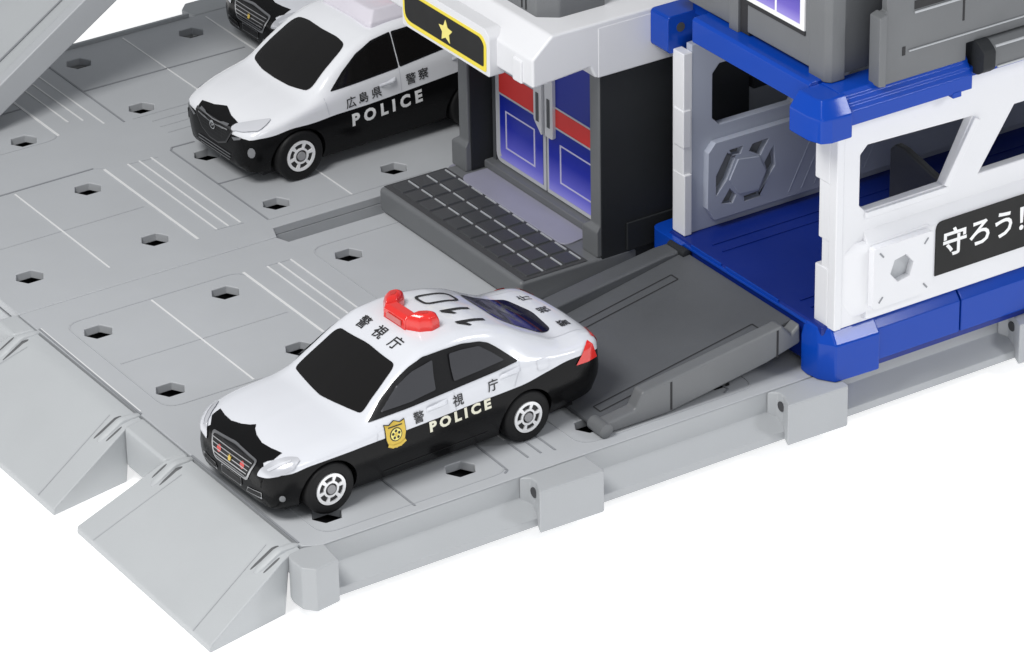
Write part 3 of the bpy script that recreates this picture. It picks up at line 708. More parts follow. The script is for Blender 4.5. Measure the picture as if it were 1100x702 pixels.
# left rail
bm = bmesh.new()
prism(bm, [(xa-.02,.006),(xa-.02,.10),(xa+.31,.20),(3.42,.345),(3.50,.345),(3.57,.345),(3.575,.20),(2.5,.006)], 'y', -1.86, -1.70)
P('ramp_rail', bm, 'dark', rm, bevel=.022, seg=3)
bm = bmesh.new(); prism(bm, [(2.2,.006),(2.2,.07),(3.5,.13),(3.5,.006)], 'y', -1.70, -1.585); P('ramp_skirt', bm, 'dark', rm, bevel=.02)
bm = bmesh.new(); lathe(bm, [(.02,-1.92),(.035,-1.915),(.035,-1.72),(.02,-1.715)], 14, (3.555,0,.335), 'y'); P('hinge_pin', bm, 'hall', rm, smooth=True)
# engraved outlines on the deck
bm = bmesh.new()
def deckline(pts, wd=.011):
    pts = pts+[pts[0]]
    for a, b_ in zip(pts, pts[1:]):
        dd = Vector((b_[0]-a[0], b_[1]-a[1])).normalized(); n = Vector((-dd.y,dd.x))*wd/2
        q = [(a[0]+n.x,a[1]+n.y),(a[0]-n.x,a[1]-n.y),(b_[0]-n.x,b_[1]-n.y),(b_[0]+n.x,b_[1]+n.y)]
        fc = bm.faces.new([bm.verts.new((x,y,sz(x)+.0025)) for x,y in q]); fc.normal_update()
        if fc.normal.z < 0: fc.normal_flip()
deckline([(2.10,-2.98),(2.10,-2.90),(3.36,-2.93),(3.36,-3.01)])
P('deck_outline', bm, 'line_k', rm); bm = bmesh.new()
deckline([(2.10,-2.02),(2.10,-2.10),(3.34,-2.11),(3.34,-2.03)])
P('deck_outline', bm, 'line_k', rm)

# ------------------------------------------------------------------ cars
def pchip(xs, ys, x):
    n = len(xs)
    if x <= xs[0]: return ys[0]
    if x >= xs[-1]: return ys[-1]
    h = [xs[i+1]-xs[i] for i in range(n-1)]; dl = [(ys[i+1]-ys[i])/h[i] for i in range(n-1)]
    m = [dl[0]]+[0]*(n-2)+[dl[-1]]
    for i in range(1, n-1):
        if dl[i-1]*dl[i] > 0:
            w1 = 2*h[i]+h[i-1]; w2 = h[i]+2*h[i-1]; m[i] = (w1+w2)/(w1/dl[i-1]+w2/dl[i])
    i = max(k for k in range(n-1) if xs[k] <= x); t = (x-xs[i])/h[i]
    return (1+2*t)*(1-t)**2*ys[i]+t*(1-t)**2*h[i]*m[i]+t*t*(3-2*t)*ys[i+1]+t*t*(t-1)*h[i]*m[i+1]

def car_body(tab, wheels, wr, wy, paint='paint_w'):
    """tab rows: x zb wb zm wm zbelt wbelt zedge wtop ztop split.  Returns mesh object data + BVH"""
    cols = list(zip(*tab)); xs = cols[0]
    X = set()
    for i in range(len(xs)-1):
        k = max(1, int(math.ceil((xs[i+1]-xs[i])/.035)))
        for j in range(k): X.add(round(xs[i]+(xs[i+1]-xs[i])*j/k, 5))
    X.add(xs[-1]); X = sorted(X)
    NB, NA = 12, 26
    bm = bmesh.new(); rings = []
    def sect(x):
        v = [pchip(xs, c, x) for c in cols[1:]]
        zb, wb, zm, wm, zbe, wbe, ze, wt, zt, sp = v
        corner = [((0,zb),0),((wb,zb),.03),((wm,zm),.07),((wbe,zbe),.028),((wt,ze),.045),((wt*.5,ze+(zt-ze)*.8),.12),((0,zt),0)]
        pl = []
        for i, (p, r) in enumerate(corner):
            if r == 0: pl.append(Vector(p)); continue
            p = Vector(p); a = Vector(corner[i-1][0])-p; b = Vector(corner[i+1][0])-p
            k1 = min(r, a.length*.48); k2 = min(r, b.length*.48)
            A = p+a.normalized()*k1; B = p+b.normalized()*k2
            for j in range(6):
                t = j/5; pl.append(A*(1-t)**2+p*2*t*(1-t)+B*t*t)
        return pl, sp
    def resample(pl, n):
        L = [0]
        for a, b in zip(pl, pl[1:]): L.append(L[-1]+(b-a).length)
        out = []
        for k in range(n+1):
            s_ = L[-1]*k/n; i = max(q for q in range(len(L)-1) if L[q] <= s_+1e-9)
            t = (s_-L[i])/max(1e-9, L[i+1]-L[i]); out.append(pl[i].lerp(pl[i+1], min(1,t)))
        return out
    for x in X:
        pl, sp = sect(x)
        zmin, zmax = pl[0].y, pl[-1].y; sp = min(max(sp, zmin+.01), zmax-.006)
        idx = max(i for i in range(len(pl)-1) if pl[i].y <= sp and pl[i+1].y >= sp-1e-9)
        t = (sp-pl[idx].y)/max(1e-9, pl[idx+1].y-pl[idx].y); P_ = pl[idx].lerp(pl[idx+1], t)
        low = resample(pl[:idx+1]+[P_], NB); upp = resample([P_]+pl[idx+1:], NA)
        half = low+upp[1:]
        full = [(-p.x, p.y) for p in half[::-1][:-1]]     # from top centre on -y side down to bottom
        # ring order: start at top centre, down the -y side, bottom, up the +y side
        ring = [(-p.x,p.y) for p in half[::-1]]+[(p.x,p.y) for p in half[1:-1]]
        rings.append([bm.verts.new((x,a,b)) for a,b in ring])
    n = len(rings[0]); H = NB+NA
    def is_low(i): return NA <= i < NA+2*NB
    for r0, r1 in zip(rings, rings[1:]):
        for i in range(n):
            q = bm.faces.new([r0[i], r1[i], r1[(i+1)%n], r0[(i+1)%n]]); q.material_index = 1 if is_low(i) else 0
    for rg in (rings[0], rings[-1]):
        q = bm.faces.new(rg); q.material_index = 1
    bmesh.ops.recalc_face_normals(bm, faces=bm.faces)
    me = bpy.data.meshes.new('body'); bm.to_mesh(me); bm.free()
    me.materials.append(M[paint]); me.materials.append(M['paint_k'])
    # BVH of the uncut shell for laying windows and lettering on it
    b2 = bmesh.new(); b2.from_mesh(me); bvh = BVHTree.FromBMesh(b2); b2.free()
    # wheel arches
    o = bpy.data.objects.new('tmp', me); C.objects.link(o); cutters = []
    for wx in wheels:
        for s_ in (-1,1):
            cb = bmesh.new(); lathe(cb, [(wr,s_*(wy-.20)),(wr,s_*(wy+.4))], 40, (wx,0,wr*.80), 'y')
            cm = bpy.data.meshes.new('cut'); cb.to_mesh(cm); cb.free(); cm.materials.append(M['paint_w']); cm.materials.append(M['paint_k'])
            for p in cm.polygons: p.material_index = 1
            c = bpy.data.objects.new('cut', cm); C.objects.link(c); cutters.append(c)
            md = o.modifiers.new('b', 'BOOLEAN'); md.operation = 'DIFFERENCE'; md.solver = 'EXACT'; md.object = c
    bpy.context.view_layer.update()
    res = bpy.data.meshes.new_from_object(o.evaluated_get(bpy.context.evaluated_depsgraph_get()))
    bpy.data.objects.remove(o)
    for c in cutters: bpy.data.objects.remove(c)
    res.shade_smooth(); res.set_sharp_from_angle(angle=math.radians(38))
    return res, bvh

VIEWS = {  # u, v, direction of looking
 'near': ((1,0,0),(0,0,1),(0,1,0)), 'far': ((-1,0,0),(0,0,1),(0,-1,0)),
 'front': ((0,-1,0),(0,0,1),(1,0,0)), 'back': ((0,1,0),(0,0,1),(-1,0,0)),
 'top_rear': ((0,1,0),(-1,0,0),(0,0,-1)), 'top_front': ((0,-1,0),(1,0,0),(0,0,-1))}
def lampview(yaw, pitch):
    d = Vector((math.cos(yaw)*math.cos(pitch), math.sin(yaw)*math.cos(pitch), -math.sin(pitch))); u = Vector((math.sin(yaw), -math.cos(yaw), 0))
    return (tuple(u), tuple(u.cross(d)), tuple(d))
VIEWS['lamp'] = lampview(math.radians(55), math.radians(27.9))
def mirror_y(bm):
    g = bmesh.ops.duplicate(bm, geom=bm.verts[:]+bm.edges[:]+bm.faces[:]); vs = [e for e in g['geom'] if isinstance(e, bmesh.types.BMVert)]; fs = [e for e in g['geom'] if isinstance(e, bmesh.types.BMFace)]
    for v in vs: v.co.y = -v.co.y
    bmesh.ops.reverse_faces(bm, faces=fs)
def flip_y(bm):
    for v in bm.verts: v.co.y = -v.co.y
    bmesh.ops.reverse_faces(bm, faces=bm.faces[:])
class Lay:
    def __init__(s, bvh): s.bvh = bvh
    def hit(s, view, a, b, off):
        u, v, d = (Vector(q) for q in VIEWS[view]); 
        o = u*a+v*b-d*5
        h, n, i, ds = s.bvh.ray_cast(o, d)
        if h is None: return None
        if n.dot(d) > 0: n = -n
        return h+n*off
    def poly(s, bm, view, poly, off=.004, grid=.03, mi=0, bulge=0.):
        poly = ccw(poly)
        x0,x1 = min(p[0] for p in poly), max(p[0] for p in poly); y0,y1 = min(p[1] for p in poly), max(p[1] for p in poly)
        bd = []
        for i in range(len(poly)):
            a = Vector(poly[i]); b = Vector(poly[(i+1)%len(poly)]); k = max(1, int((b-a).length/grid))
            for j in range(k): bd.append(a.lerp(b, j/k))
        pts = list(bd); n = len(bd)
        def inside(p):
            r = False
            for i in range(n):
                a, b = bd[i], bd[(i+1)%n]
                if (a.y > p.y) != (b.y > p.y) and p.x < (b.x-a.x)*(p.y-a.y)/(b.y-a.y)+a.x: r = not r
            return r
        nx, ny = int((x1-x0)/grid), int((y1-y0)/grid)
        for i in range(1, nx+1):
            for j in range(1, ny+1):
                p = Vector((x0+(i-.5+.5*(j%2))*grid, y0+(j-.3)*grid))
                if inside(p) and min((p-q).length for q in bd) > grid*.35: pts.append(p)
        V, E, F, *_ = delaunay_2d_cdt(pts, [(i,(i+1)%n) for i in range(n)], [list(range(n))], 1, 1e-6)
        vv = [None]*len(V)
        for i, v in enumerate(V):
            h = s.hit(view, v.x, v.y, off+bulge*(1-((v.y-.5*(y0+y1))/(.5*(y1-y0)))**2)*(1-((v.x-.5*(x0+x1))/(.5*(x1-x0)))**4))
            if h is not None: vv[i] = bm.verts.new(h)
        u, v_, d = (Vector(q) for q in VIEWS[view])
        for fc in F:
            c = sum((V[i] for i in fc), Vector((0,0)))/len(fc)
            if not inside(c) or any(vv[i] is None for i in fc): continue
            try: q = bm.faces.new([vv[i] for i in fc])
            except ValueError: continue
            q.normal_update(); q.material_index = mi
            if q.normal.dot(d) > 0: q.normal_flip()
    def line(s, bm, view, pts, wd, off=.003, mi=0):
        P2 = []
        for a, b in zip(pts, pts[1:]):
            a = Vector(a); b = Vector(b); d = (b-a).normalized(); n = Vector((-d.y,d.x))*wd/2; e = d*wd*.3
            s.poly(bm, view, [tuple(a-e+n), tuple(a-e-n), tuple(b+e-n), tuple(b+e+n)], off, .03, mi)
    def text(s, bm, view, body, size, a, b, rot=0., bold=0., space=1., off=.005, sx=1.):
        vs, fs = text_polys(body, size, bold, space)
        t = bmesh.new(); V = [t.verts.new((p.x*sx,p.y,0)) for p in vs]
        for f_ in fs:
            try: t.faces.new([V[i] for i in f_])
            except ValueError: pass
        ed = [e for e in t.edges if e.calc_length() > .04]
        if ed: bmesh.ops.subdivide_edges(t, edges=ed, cuts=2); 
        bmesh.ops.triangulate(t, faces=t.faces)
        d = Vector(VIEWS[view][2]); ca, sa = math.cos(rot), math.sin(rot)
        t.verts.index_update(); mp = {}
        for v in t.verts:
            h = s.hit(view, a+v.co.x*ca-v.co.y*sa, b+v.co.x*sa+v.co.y*ca, off)
            if h is not None: mp[v.index] = bm.verts.new(h)
        for f_ in t.faces:
            if all(v.index in mp for v in f_.verts):
                q = bm.faces.new([mp[v.index] for v in f_.verts]); q.normal_update()
                if q.normal.dot(d) > 0: q.normal_flip()
        t.free()

def mirror(p): return [(-a,b) for a,b in p]
def grow(poly, k):
    poly = ccw(poly); n = len(poly); out = []
    for i in range(n):
        p = Vector(poly[i]); a = (p-Vector(poly[i-1])).normalized(); b = (Vector(poly[(i+1)%n])-p).normalized()
        na = Vector((a.y,-a.x)); nb = Vector((b.y,-b.x)); m = (na+nb); m = m/max(.4, m.length_squared)*2 if m.length > 0 else na
        out.append(tuple(p+m*k))
    return out

def wheel(par, x, y, side, R, wd):
    yo = side*y                                # outer face
    bm = bmesh.new()
    lathe(bm, [(R*.55,yo-side*wd),(R*.92,yo-side*wd),(R,yo-side*(wd-.02)),(R,yo-side*.022),(R*.955,yo-side*.006),(R*.86,yo),(R*.66,yo-side*.002),(R*.62,yo-side*.012),(R*.56,yo-side*.03)], 40, (x,0,R), 'y')
    w_ = obj('wheel', bm, 'rubber', par, smooth=True, ang=45)
    bm = bmesh.new()
    c = (x,0,R); e = yo-side*.012
    def ring(r0, r1, n, h, mi, a0=0, a1=2*PI, full=True):
        k = n
        A = []; B = []; Ci = []; Di = []
        for i in range(k+1):
            t = a0+(a1-a0)*i/k
            for lst, r, hh in ((A,r0,e),(B,r1,e),(Ci,r0,e+side*h),(Di,r1,e+side*h)):
                lst.append(bm.verts.new((x+r*math.cos(t), hh, R+r*math.sin(t))))
        new = []
        for i in range(k):
            for q in ((Ci[i],Ci[i+1],Di[i+1],Di[i]),(B[i],B[i+1],Di[i+1],Di[i]),(A[i],A[i+1],Ci[i+1],Ci[i])):
                new.append(bm.faces.new(q))
        if not full:
            new.append(bm.faces.new((A[0],Ci[0],Di[0],B[0]))); new.append(bm.faces.new((A[-1],Ci[-1],Di[-1],B[-1])))
        for q in new:
            q.material_index = mi; q.normal_update()
            if q.normal.y*side < -.1: q.normal_flip()
    ring(R*.50, R*.61, 36, .012, 0)
    ring(R*.24, R*.32, 28, .012, 0)
    ring(0.001, R*.17, 20, .016, 2)
    for k in range(6):
        a = k*PI/3+.2
        ring(R*.315, R*.51, 3, .011, 0, a-.15, a+.15, False)
    bmv = [bm.verts.new((x+R*.62*math.cos(2*PI*i/36), e+side*.001, R+R*.62*math.sin(2*PI*i/36))) for i in range(36)]
    q = bm.faces.new(bmv); q.material_index = 1; q.normal_update()
    if q.normal.y*side < 0: q.normal_flip()
    obj('rim', bm, ['rim','rim_d','hub'], w_)
    return w_

def lump(bm, c, r, n=14, mi=0, sq=1.0):
    rings = []
    res = bmesh.ops.create_uvsphere(bm, u_segments=n, v_segments=n//2+1, radius=1)
    for v in res['verts']: v.co = Vector(c)+Vector((v.co.x*r[0], v.co.y*r[1], v.co.z*r[2]))
    return res['verts']

def finish(lay, par, name, fn, mats, **k):
    bm = bmesh.new(); fn(bm)
    return obj(name, bm, mats, par, **k)

# ---- sedan
SED = [  # x     zb   wb   zm   wm  zbelt wbelt zedge wtop ztop split
 (-.392,.14,.22,.20,.26,.250,.23,.262,.18,.268,.262),
 (-.384,.11,.32,.20,.36,.285,.33,.300,.27,.310,.30),
 (-.362,.095,.385,.21,.43,.330,.40,.352,.32,.366,.328),
 (-.325,.085,.43,.22,.467,.365,.447,.394,.37,.412,.345),
 (-.255,.08,.455,.24,.505,.395,.49,.426,.405,.452,.355),
 (-.15,.075,.475,.25,.535,.415,.52,.448,.425,.476,.382),
 (0,.075,.485,.26,.548,.432,.535,.465,.44,.492,.392),
 (.14,.075,.485,.26,.55,.444,.535,.472,.445,.500,.393),
 (.25,.075,.485,.27,.55,.452,.532,.478,.445,.506,.395),
 (.46,.075,.485,.27,.55,.478,.528,.608,.428,.634,.398),
 (.69,.075,.485,.27,.55,.497,.525,.762,.398,.780,.402),
 (.85,.075,.485,.27,.55,.507,.522,.828,.383,.845,.405),
 (1.08,.075,.485,.27,.55,.520,.52,.846,.372,.868,.412),
 (1.30,.075,.485,.27,.55,.535,.52,.818,.366,.844,.416),
 (1.48,.075,.485,.28,.55,.545,.516,.762,.366,.784,.420),
 (1.70,.08,.475,.29,.548,.532,.518,.645,.38,.660,.452),
 (1.88,.09,.465,.30,.545,.520,.515,.570,.40,.582,.474),
 (2.02,.10,.45,.30,.535,.515,.502,.563,.40,.577,.468),
 (2.11,.12,.425,.30,.508,.518,.468,.545,.385,.562,.452),
 (2.17,.16,.37,.30,.445,.488,.415,.515,.34,.533,.432),
 (2.20,.20,.29,.30,.345,.45,.325,.478,.27,.49,.41)]
def make_sedan(label, loc, rz, group):
    t = empty('police_car', label, 'toy car', loc, rz, group)
    WB, R = 1.525, .178
    me, bvh = car_body(SED, (0,WB), R*1.17, .55)
    me.name = 'body'; b = bpy.data.objects.new('body', me); C.objects.link(b); b.parent = t
    L = Lay(bvh)
    def part(name, mats, fn, **k):
        bm = bmesh.new(); fn(bm); return obj(name, bm, mats, t, **k)
    for x in (0, WB):
        for s_ in (-1,1): wheel(t, x, .545, s_, R, .17)
    ws = roundpoly([(-.385,.530),(0,.516),(.385,.530),(.325,.752),(0,.768),(-.325,.752)], [.03,.05,.03,.04,.05,.04])
    part('windscreen', 'glass', lambda bm: L.poly(bm, 'front', ws, .004, .03), smooth=True)
    rw = roundpoly([(-.215,-1.52),(0,-1.505),(.215,-1.52),(.295,-1.82),(.265,-1.915),(0,-1.955),(-.265,-1.915),(-.295,-1.82)], .05)
    part('rear_window', 'glass_b', lambda bm: L.poly(bm, 'top_rear', rw, .004, .03), smooth=True)
    w1 = [(.39,.503),(.55,.600),(.70,.704),(.82,.764),(.935,.795),(.955,.55)]
    w2 = [(1.00,.555),(.975,.812),(1.14,.81),(1.28,.765),(1.47,.628)]
    for vw, mr in (('near',lambda p: p),('far',mirror)):
        def mz(bm):
            if vw == 'far': flip_y(bm)
        wfr = [(.544,.357),(.624,.502),(.713,.616),(.802,.702),(.891,.764),(1.019,.808),(1.137,.843),(1.254,.855),(1.307,.846),(1.36,.817),(1.501,.724),(1.368,.664),(1.065,.546),(.812,.448)]
        part('window_frame', 'black', lambda bm: (L.poly(bm, 'lamp', roundpoly(wfr if vw == 'near' else grow(wfr,-.022),.012), .004, .025), mz(bm)), smooth=True)
        for q in ([(.621,.419),(.724,.581),(.819,.672),(.948,.745),(.956,.644),(.968,.555),(.813,.483)], [(1.053,.781),(1.136,.805),(1.242,.825),(1.329,.782),(1.405,.732),(1.25,.668),(1.084,.605),(1.063,.70)]):
            part('side_window', 'glass_s', lambda bm: (L.poly(bm, 'lamp', roundpoly(q,.012), .0145, .02, bulge=-.007), mz(bm)), smooth=True)
        for ln in ([(.375,.485),(.362,.40)], [(.968,.535),(.972,.415)], [(1.50,.595),(1.475,.52),(1.43,.43)]): part('door_seam', 'print_g', lambda bm: L.line(bm, vw, mr(ln), .006, .002))
        part('sill_line', 'black', lambda bm: L.line(bm, vw, mr([(.42,.145),(1.22,.16)]), .007, .002))
        def handles(bm):
            for hx, hz in ((.83,.487),(1.405,.528)):
                q = roundpoly([(hx-.085,hz-.022),(hx+.085,hz-.006),(hx+.085,hz+.026),(hx-.085,hz+.012)], .018)
                part('door_handle', 'paint_w', lambda bm: L.poly(bm, vw, mr(q), .001, .011, 0, bulge=.022), smooth=True)
            q = roundpoly([(1.619,.722),(1.693,.744),(1.700,.682),(1.630,.655)], .015)
            part('fuel_flap_edge', 'print_g', lambda bm: (L.poly(bm, 'lamp', grow(q,.004), .002, .02, 0), mz(bm)))
            part('fuel_flap', 'paint_w', lambda bm: (L.poly(bm, 'lamp', q, .004, .02, 0), mz(bm)), smooth=True)
        handles(None)
        part('police_lettering', 'ink_c', lambda bm: L.text(bm, vw, 'POLICE', .092, mr([(.995,.372)])[0][0], .372, .035*(1 if vw == 'near' else -1), .0045, 1.5, sx=1.15))
        for ch, x, z in (('警',.683,.458),('視',.99,.476),('庁',1.262,.494)):
            part('kanji_lettering', 'ink', lambda bm: L.text(bm, vw, ch, .084, x if vw == 'near' else -(1.968-x), z, .03*(1 if vw == 'near' else -1), .0009))
        sh = [(.425,.475),(.455,.468),(.495,.487),(.535,.470),(.568,.478),(.572,.40),(.560,.355),(.50,.31),(.44,.345),(.428,.385)]
        e = part('police_crest', 'gold', lambda bm: L.poly(bm, vw, mr(grow(sh,.002)), .007, .02))
        part('crest_outline', 'ink', lambda bm: L.poly(bm, vw, mr(grow(sh,.007)), .0045, .02))
        def crest(bm):
            L.poly(bm, vw, mr(ngon(.499,.402,.047,14)), .0085, .02, 0); L.poly(bm, vw, mr(ngon(.499,.402,.040,14)), .0098, .02, 1)
            for k in range(5):
                a = PI/2+k*2*PI/5; L.poly(bm, vw, mr(ngon(.499+.024*math.cos(a),.402+.024*math.sin(a),.0105,6)), .0112, .02, 0)
            L.poly(bm, vw, mr(ngon(.499,.402,.011,8)), .0112, .02, 2)
            L.line(bm, vw, mr([(.448,.458),(.548,.458)]), .008, .0085, 0)
            L.line(bm, vw, mr([(.440,.340),(.470,.325),(.53,.325),(.562,.342)]), .020, .0095, 2)
        bm = bmesh.new(); crest(bm); obj('crest_detail', bm, ['ink','ink_s','gold'], e)
        # lamps
        hl = [(a+.024,b-.016) for a,b in ((-.171,.063),(-.142,.107),(-.058,.155),(.025,.175),(.089,.171),(.103,.152),(.059,.099),(-.012,.064),(-.107,.047))]
        def mz(bm):
            if vw == 'far': flip_y(bm)
        part('headlight', 'silver', lambda bm: (L.poly(bm, 'lamp', roundpoly(hl,.02), .010, .02), mz(bm)), smooth=True)
        hi = [(a+.024,b-.016) for a,b in ((-.10,.100),(-.03,.132),(.05,.155),(.045,.140),(-.03,.112),(-.09,.085))]
        part('headlight_highlight', 'highlight_w', lambda bm: (L.poly(bm, 'lamp', roundpoly(hi,.02), .013, .02), mz(bm)), smooth=True)  # pale streak paints the highlight on the lamp's upper rim
        tl = [(1.950,.845),(1.985,.82),(2.01,.74),(1.952,.708),(1.875,.685),(1.908,.745)]
        part('tail_light', 'red', lambda bm: (L.poly(bm, 'lamp', tl, .007, .015), mz(bm)), smooth=True)
        part('fog_lamp', 'chrome_d', lambda bm: (L.poly(bm, 'lamp', ngon(.009,-.098,.02,10), .006, .02), mz(bm)))
    for s_ in (-1,1): part('tail_light_back', 'red', lambda bm: L.poly(bm, 'back', [(s_*.28,.45),(s_*.42,.46),(s_*.42,.53),(s_*.30,.535)], .006, .02))
    # black prow of the bonnet (a pointed patch) seen from above
    pr = [(-.36,-.235),(-.27,-.258),(-.18,-.268),(-.09,-.250),(-.03,-.222),(0,-.195),(.03,-.222),(.09,-.250),(.18,-.268),(.27,-.258),(.36,-.235),(.36,-.30),(.30,-.35),(.1,-.372),(-.1,-.372),(-.30,-.35),(-.36,-.30)]
    part('bonnet_prow', 'paint_k', lambda bm: L.poly(bm, 'top_front', [(a,b) for a,b in pr], .0035, .012), smooth=True)
    part('front_mask', 'paint_k', lambda bm: L.poly(bm, 'front', [(-.33,.22),(.33,.22),(.345,.35),(.30,.385),(.2,.42),(-.2,.42),(-.30,.385),(-.345,.35)], .003, .012), smooth=True)
    gr = roundpoly([(-.265,.375),(0,.395),(.265,.375),(.19,.215),(-.19,.215)], .03)
    part('grille_frame', 'chrome_d', lambda bm: L.poly(bm, 'front', gr, .008, .02), smooth=True)
    gi = roundpoly([(-.24,.362),(0,.380),(.24,.362),(.174,.23),(-.174,.23)], .025)
    part('grille', 'black', lambda bm: L.poly(bm, 'front', gi, .012, .02))
    for z, hw in ((.345,.225),(.318,.212),(.292,.20),(.266,.188),(.245,.174)): part('grille_bar', 'chrome_d', lambda bm: L.line(bm, 'front', [(-hw,z),(hw,z)], .006, .015))
    for s_ in (-1,1): part('grille_warning_light', 'red2', lambda bm: L.poly(bm, 'front', ngon(s_*.135,.303,.024,12), .0135, .02), smooth=True)
    def crown(bm):
        L.poly(bm, 'front', [(-.013,.278),(.013,.278),(.019,.312),(.008,.302),(0,.322),(-.008,.302),(-.019,.312)], .020, .02)
    part('grille_badge', 'gold', crown)
    part('number_plate', 'chrome_d', lambda bm: L.poly(bm, 'front', [(-.115,.145),(.115,.145),(.115,.205),(-.115,.205)], .006, .02))
    part('plate_panel', 'black', lambda bm: L.poly(bm, 'front', [(-.108,.151),(.108,.151),(.108,.199),(-.108,.199)], .009, .02))
    for s_ in (-1,1):
        part('air_intake', 'chrome_d', lambda bm: L.poly(bm, 'front', [(s_*.17,.135),(s_*.34,.15),(s_*.34,.195),(s_*.19,.175)], .005, .02))
        part('intake_mesh', 'black', lambda bm: L.poly(bm, 'front', [(s_*.18,.143),(s_*.33,.158),(s_*.33,.186),(s_*.195,.169)], .008, .02))
    # lettering on roof and boot
    for ch, y in (('警',.185),('視',.005),('庁',-.175)): part('roof_kanji', 'ink', lambda bm: L.text(bm, 'top_front', ch, .10, -y, .765, 0, .0012))
    bc = -1.29
    for y in (-.245,-.075):
        def one(bm):
            L.poly(bm, 'top_rear', [(y-.014,bc-.11),(y+.014,bc-.11),(y+.014,bc+.11),(y-.014,bc+.11)], .005, .03)
            L.poly(bm, 'top_rear', [(y-.0145,bc+.108),(y-.06,bc+.045),(y-.055,bc+.022),(y-.0145,bc+.045)], .0051, .03)
        part('roof_number', 'ink', one)
    zero = roundpoly([(.06,bc-.13),(.20,bc-.13),(.20,bc+.13),(.06,bc+.13)], .05)
    part('roof_number', 'ink', lambda bm: [L.line(bm, 'top_rear', [a,b_], .022, .005) for a,b_ in zip(zero, zero[1:]+zero[:1])])
    for ch, y in (('警',-.235),('視',-.015),('庁',.205)): part('boot_kanji', 'ink', lambda bm: L.text(bm, 'top_rear', ch, .09, y, -2.035, 0, .001))
    for s_ in (-1,1): part('boot_seam', 'print_g', lambda bm: L.line(bm, 'top_rear', [(s_*.37,-1.80),(s_*.355,-1.98),(s_*.34,-2.1)], .006, .0025))
    # light bar: two drums joined by a forward boomerang
    bm = bmesh.new()
    zt = .852
    bm = bmesh.new()
    stack(bm, [[(x,y,zt-.012) for x,y in ((.868,-.125),(.985,-.115),(.985,.115),(.868,.125))], [(x,y,zt+.062) for x,y in ((.875,-.122),(.98,-.112),(.98,.112),(.875,.122))], [(x,y,zt+.082) for x,y in ((.90,-.115),(.965,-.11),(.965,.11),(.90,.115))]])
    lb = obj('light_bar', bm, 'red', t, bevel=.008)
    for sg in (-1, 1):
        bm = bmesh.new()
        base = [(.872,.108),(.968,.094),(1.045,.140),(1.085,.190),(1.065,.238),(.995,.250),(.925,.205)]
        cx_, cy_ = .985, .172
        sc_ = lambda k: [(cx_+(x-cx_)*k, sg*(cy_+(y-cy_)*k)) for x,y in base]
        stack(bm, [[(x,y,zt-.014) for x,y in sc_(1)], [(x,y,zt+.052) for x,y in sc_(.98)], [(x,y,zt+.092) for x,y in sc_(.80)], [(x,y,zt+.108) for x,y in sc_(.52)]])
        bw = obj('beacon', bm, 'red', lb, bevel=.010)
        bm = bmesh.new(); stack(bm, [[(x,y,zt+.1085) for x,y in sc_(.30)], [(x,y,zt+.112) for x,y in sc_(.28)]]); obj('beacon_cap', bm, 'red2', bw)
        bm = bmesh.new(); box(bm, .969,.99,sg*.112-.006,sg*.112+.006,zt+.0,zt+.07); obj('bar_joint', bm, 'red2', lb)
    bm = bmesh.new(); prism(bm, [(.862,-.085),(.862,.075),(.869,.075),(.869,-.085)], 'z', zt+.012, zt+.048); obj('bar_badge', bm, 'red3', lb)
    bm = bmesh.new(); box(bm, .90,1.07,-.22,.22,zt-.04,zt-.008); obj('bar_foot', bm, 'paint_w', t)
    # underbody
    bm = bmesh.new(); box(bm, -.26,1.98,-.40,.40,.055,.10); box(bm, -.03,.03,-.45,.45,.15,.21); box(bm, WB-.03,WB+.03,-.45,.45,.15,.21); obj('chassis', bm, 'black', t)
    return t
sed = make_sedan('black and white toy police sedan with red roof lights standing before the dark ramp', (.012,-2.472,0.0), math.radians(2.3), 'toy police cars on the base')

def copy_tree(o, par=None):
    c = o.copy(); C.objects.link(c); c.parent = par
    for ch in list(o.children):
        if ch.name.split('.')[0] not in ('grille_warning_light',): copy_tree(ch, c)
    return c
c3 = copy_tree(sed); c3.location = (3.60,3.42,0); c3.rotation_euler = (0,0,math.radians(1)); c3['label'] = 'white and black toy police car farthest back, only its nose in view'

# ---- SUV
SUV = [
 (-.415,.18,.25,.30,.29,.375,.27,.392,.22,.400,.385),
 (-.404,.14,.33,.30,.38,.400,.36,.420,.29,.428,.392),
 (-.375,.12,.39,.30,.44,.415,.42,.436,.34,.446,.390),
 (-.315,.11,.43,.31,.475,.438,.455,.460,.37,.477,.398),
 (-.22,.105,.45,.32,.495,.465,.48,.492,.405,.514,.402),
 (-.05,.10,.47,.33,.52,.508,.505,.536,.43,.558,.428),
 (.10,.10,.47,.33,.525,.540,.508,.570,.44,.592,.425),
 (.34,.10,.47,.33,.525,.572,.508,.735,.432,.760,.438),
 (.57,.10,.47,.33,.525,.594,.505,.872,.412,.892,.44),
 (.74,.10,.47,.33,.525,.604,.503,.925,.398,.948,.447),
 (1.0,.10,.47,.33,.525,.618,.50,.945,.39,.970,.46),
 (1.5,.10,.47,.33,.525,.640,.50,.932,.385,.955,.49),
 (1.85,.11,.46,.34,.52,.655,.49,.875,.385,.90,.51),
 (2.0,.13,.44,.35,.50,.655,.47,.765,.39,.785,.51),
 (2.08,.16,.41,.36,.46,.63,.44,.68,.38,.70,.50),
 (2.12,.22,.34,.37,.39,.58,.37,.62,.32,.63,.48)]
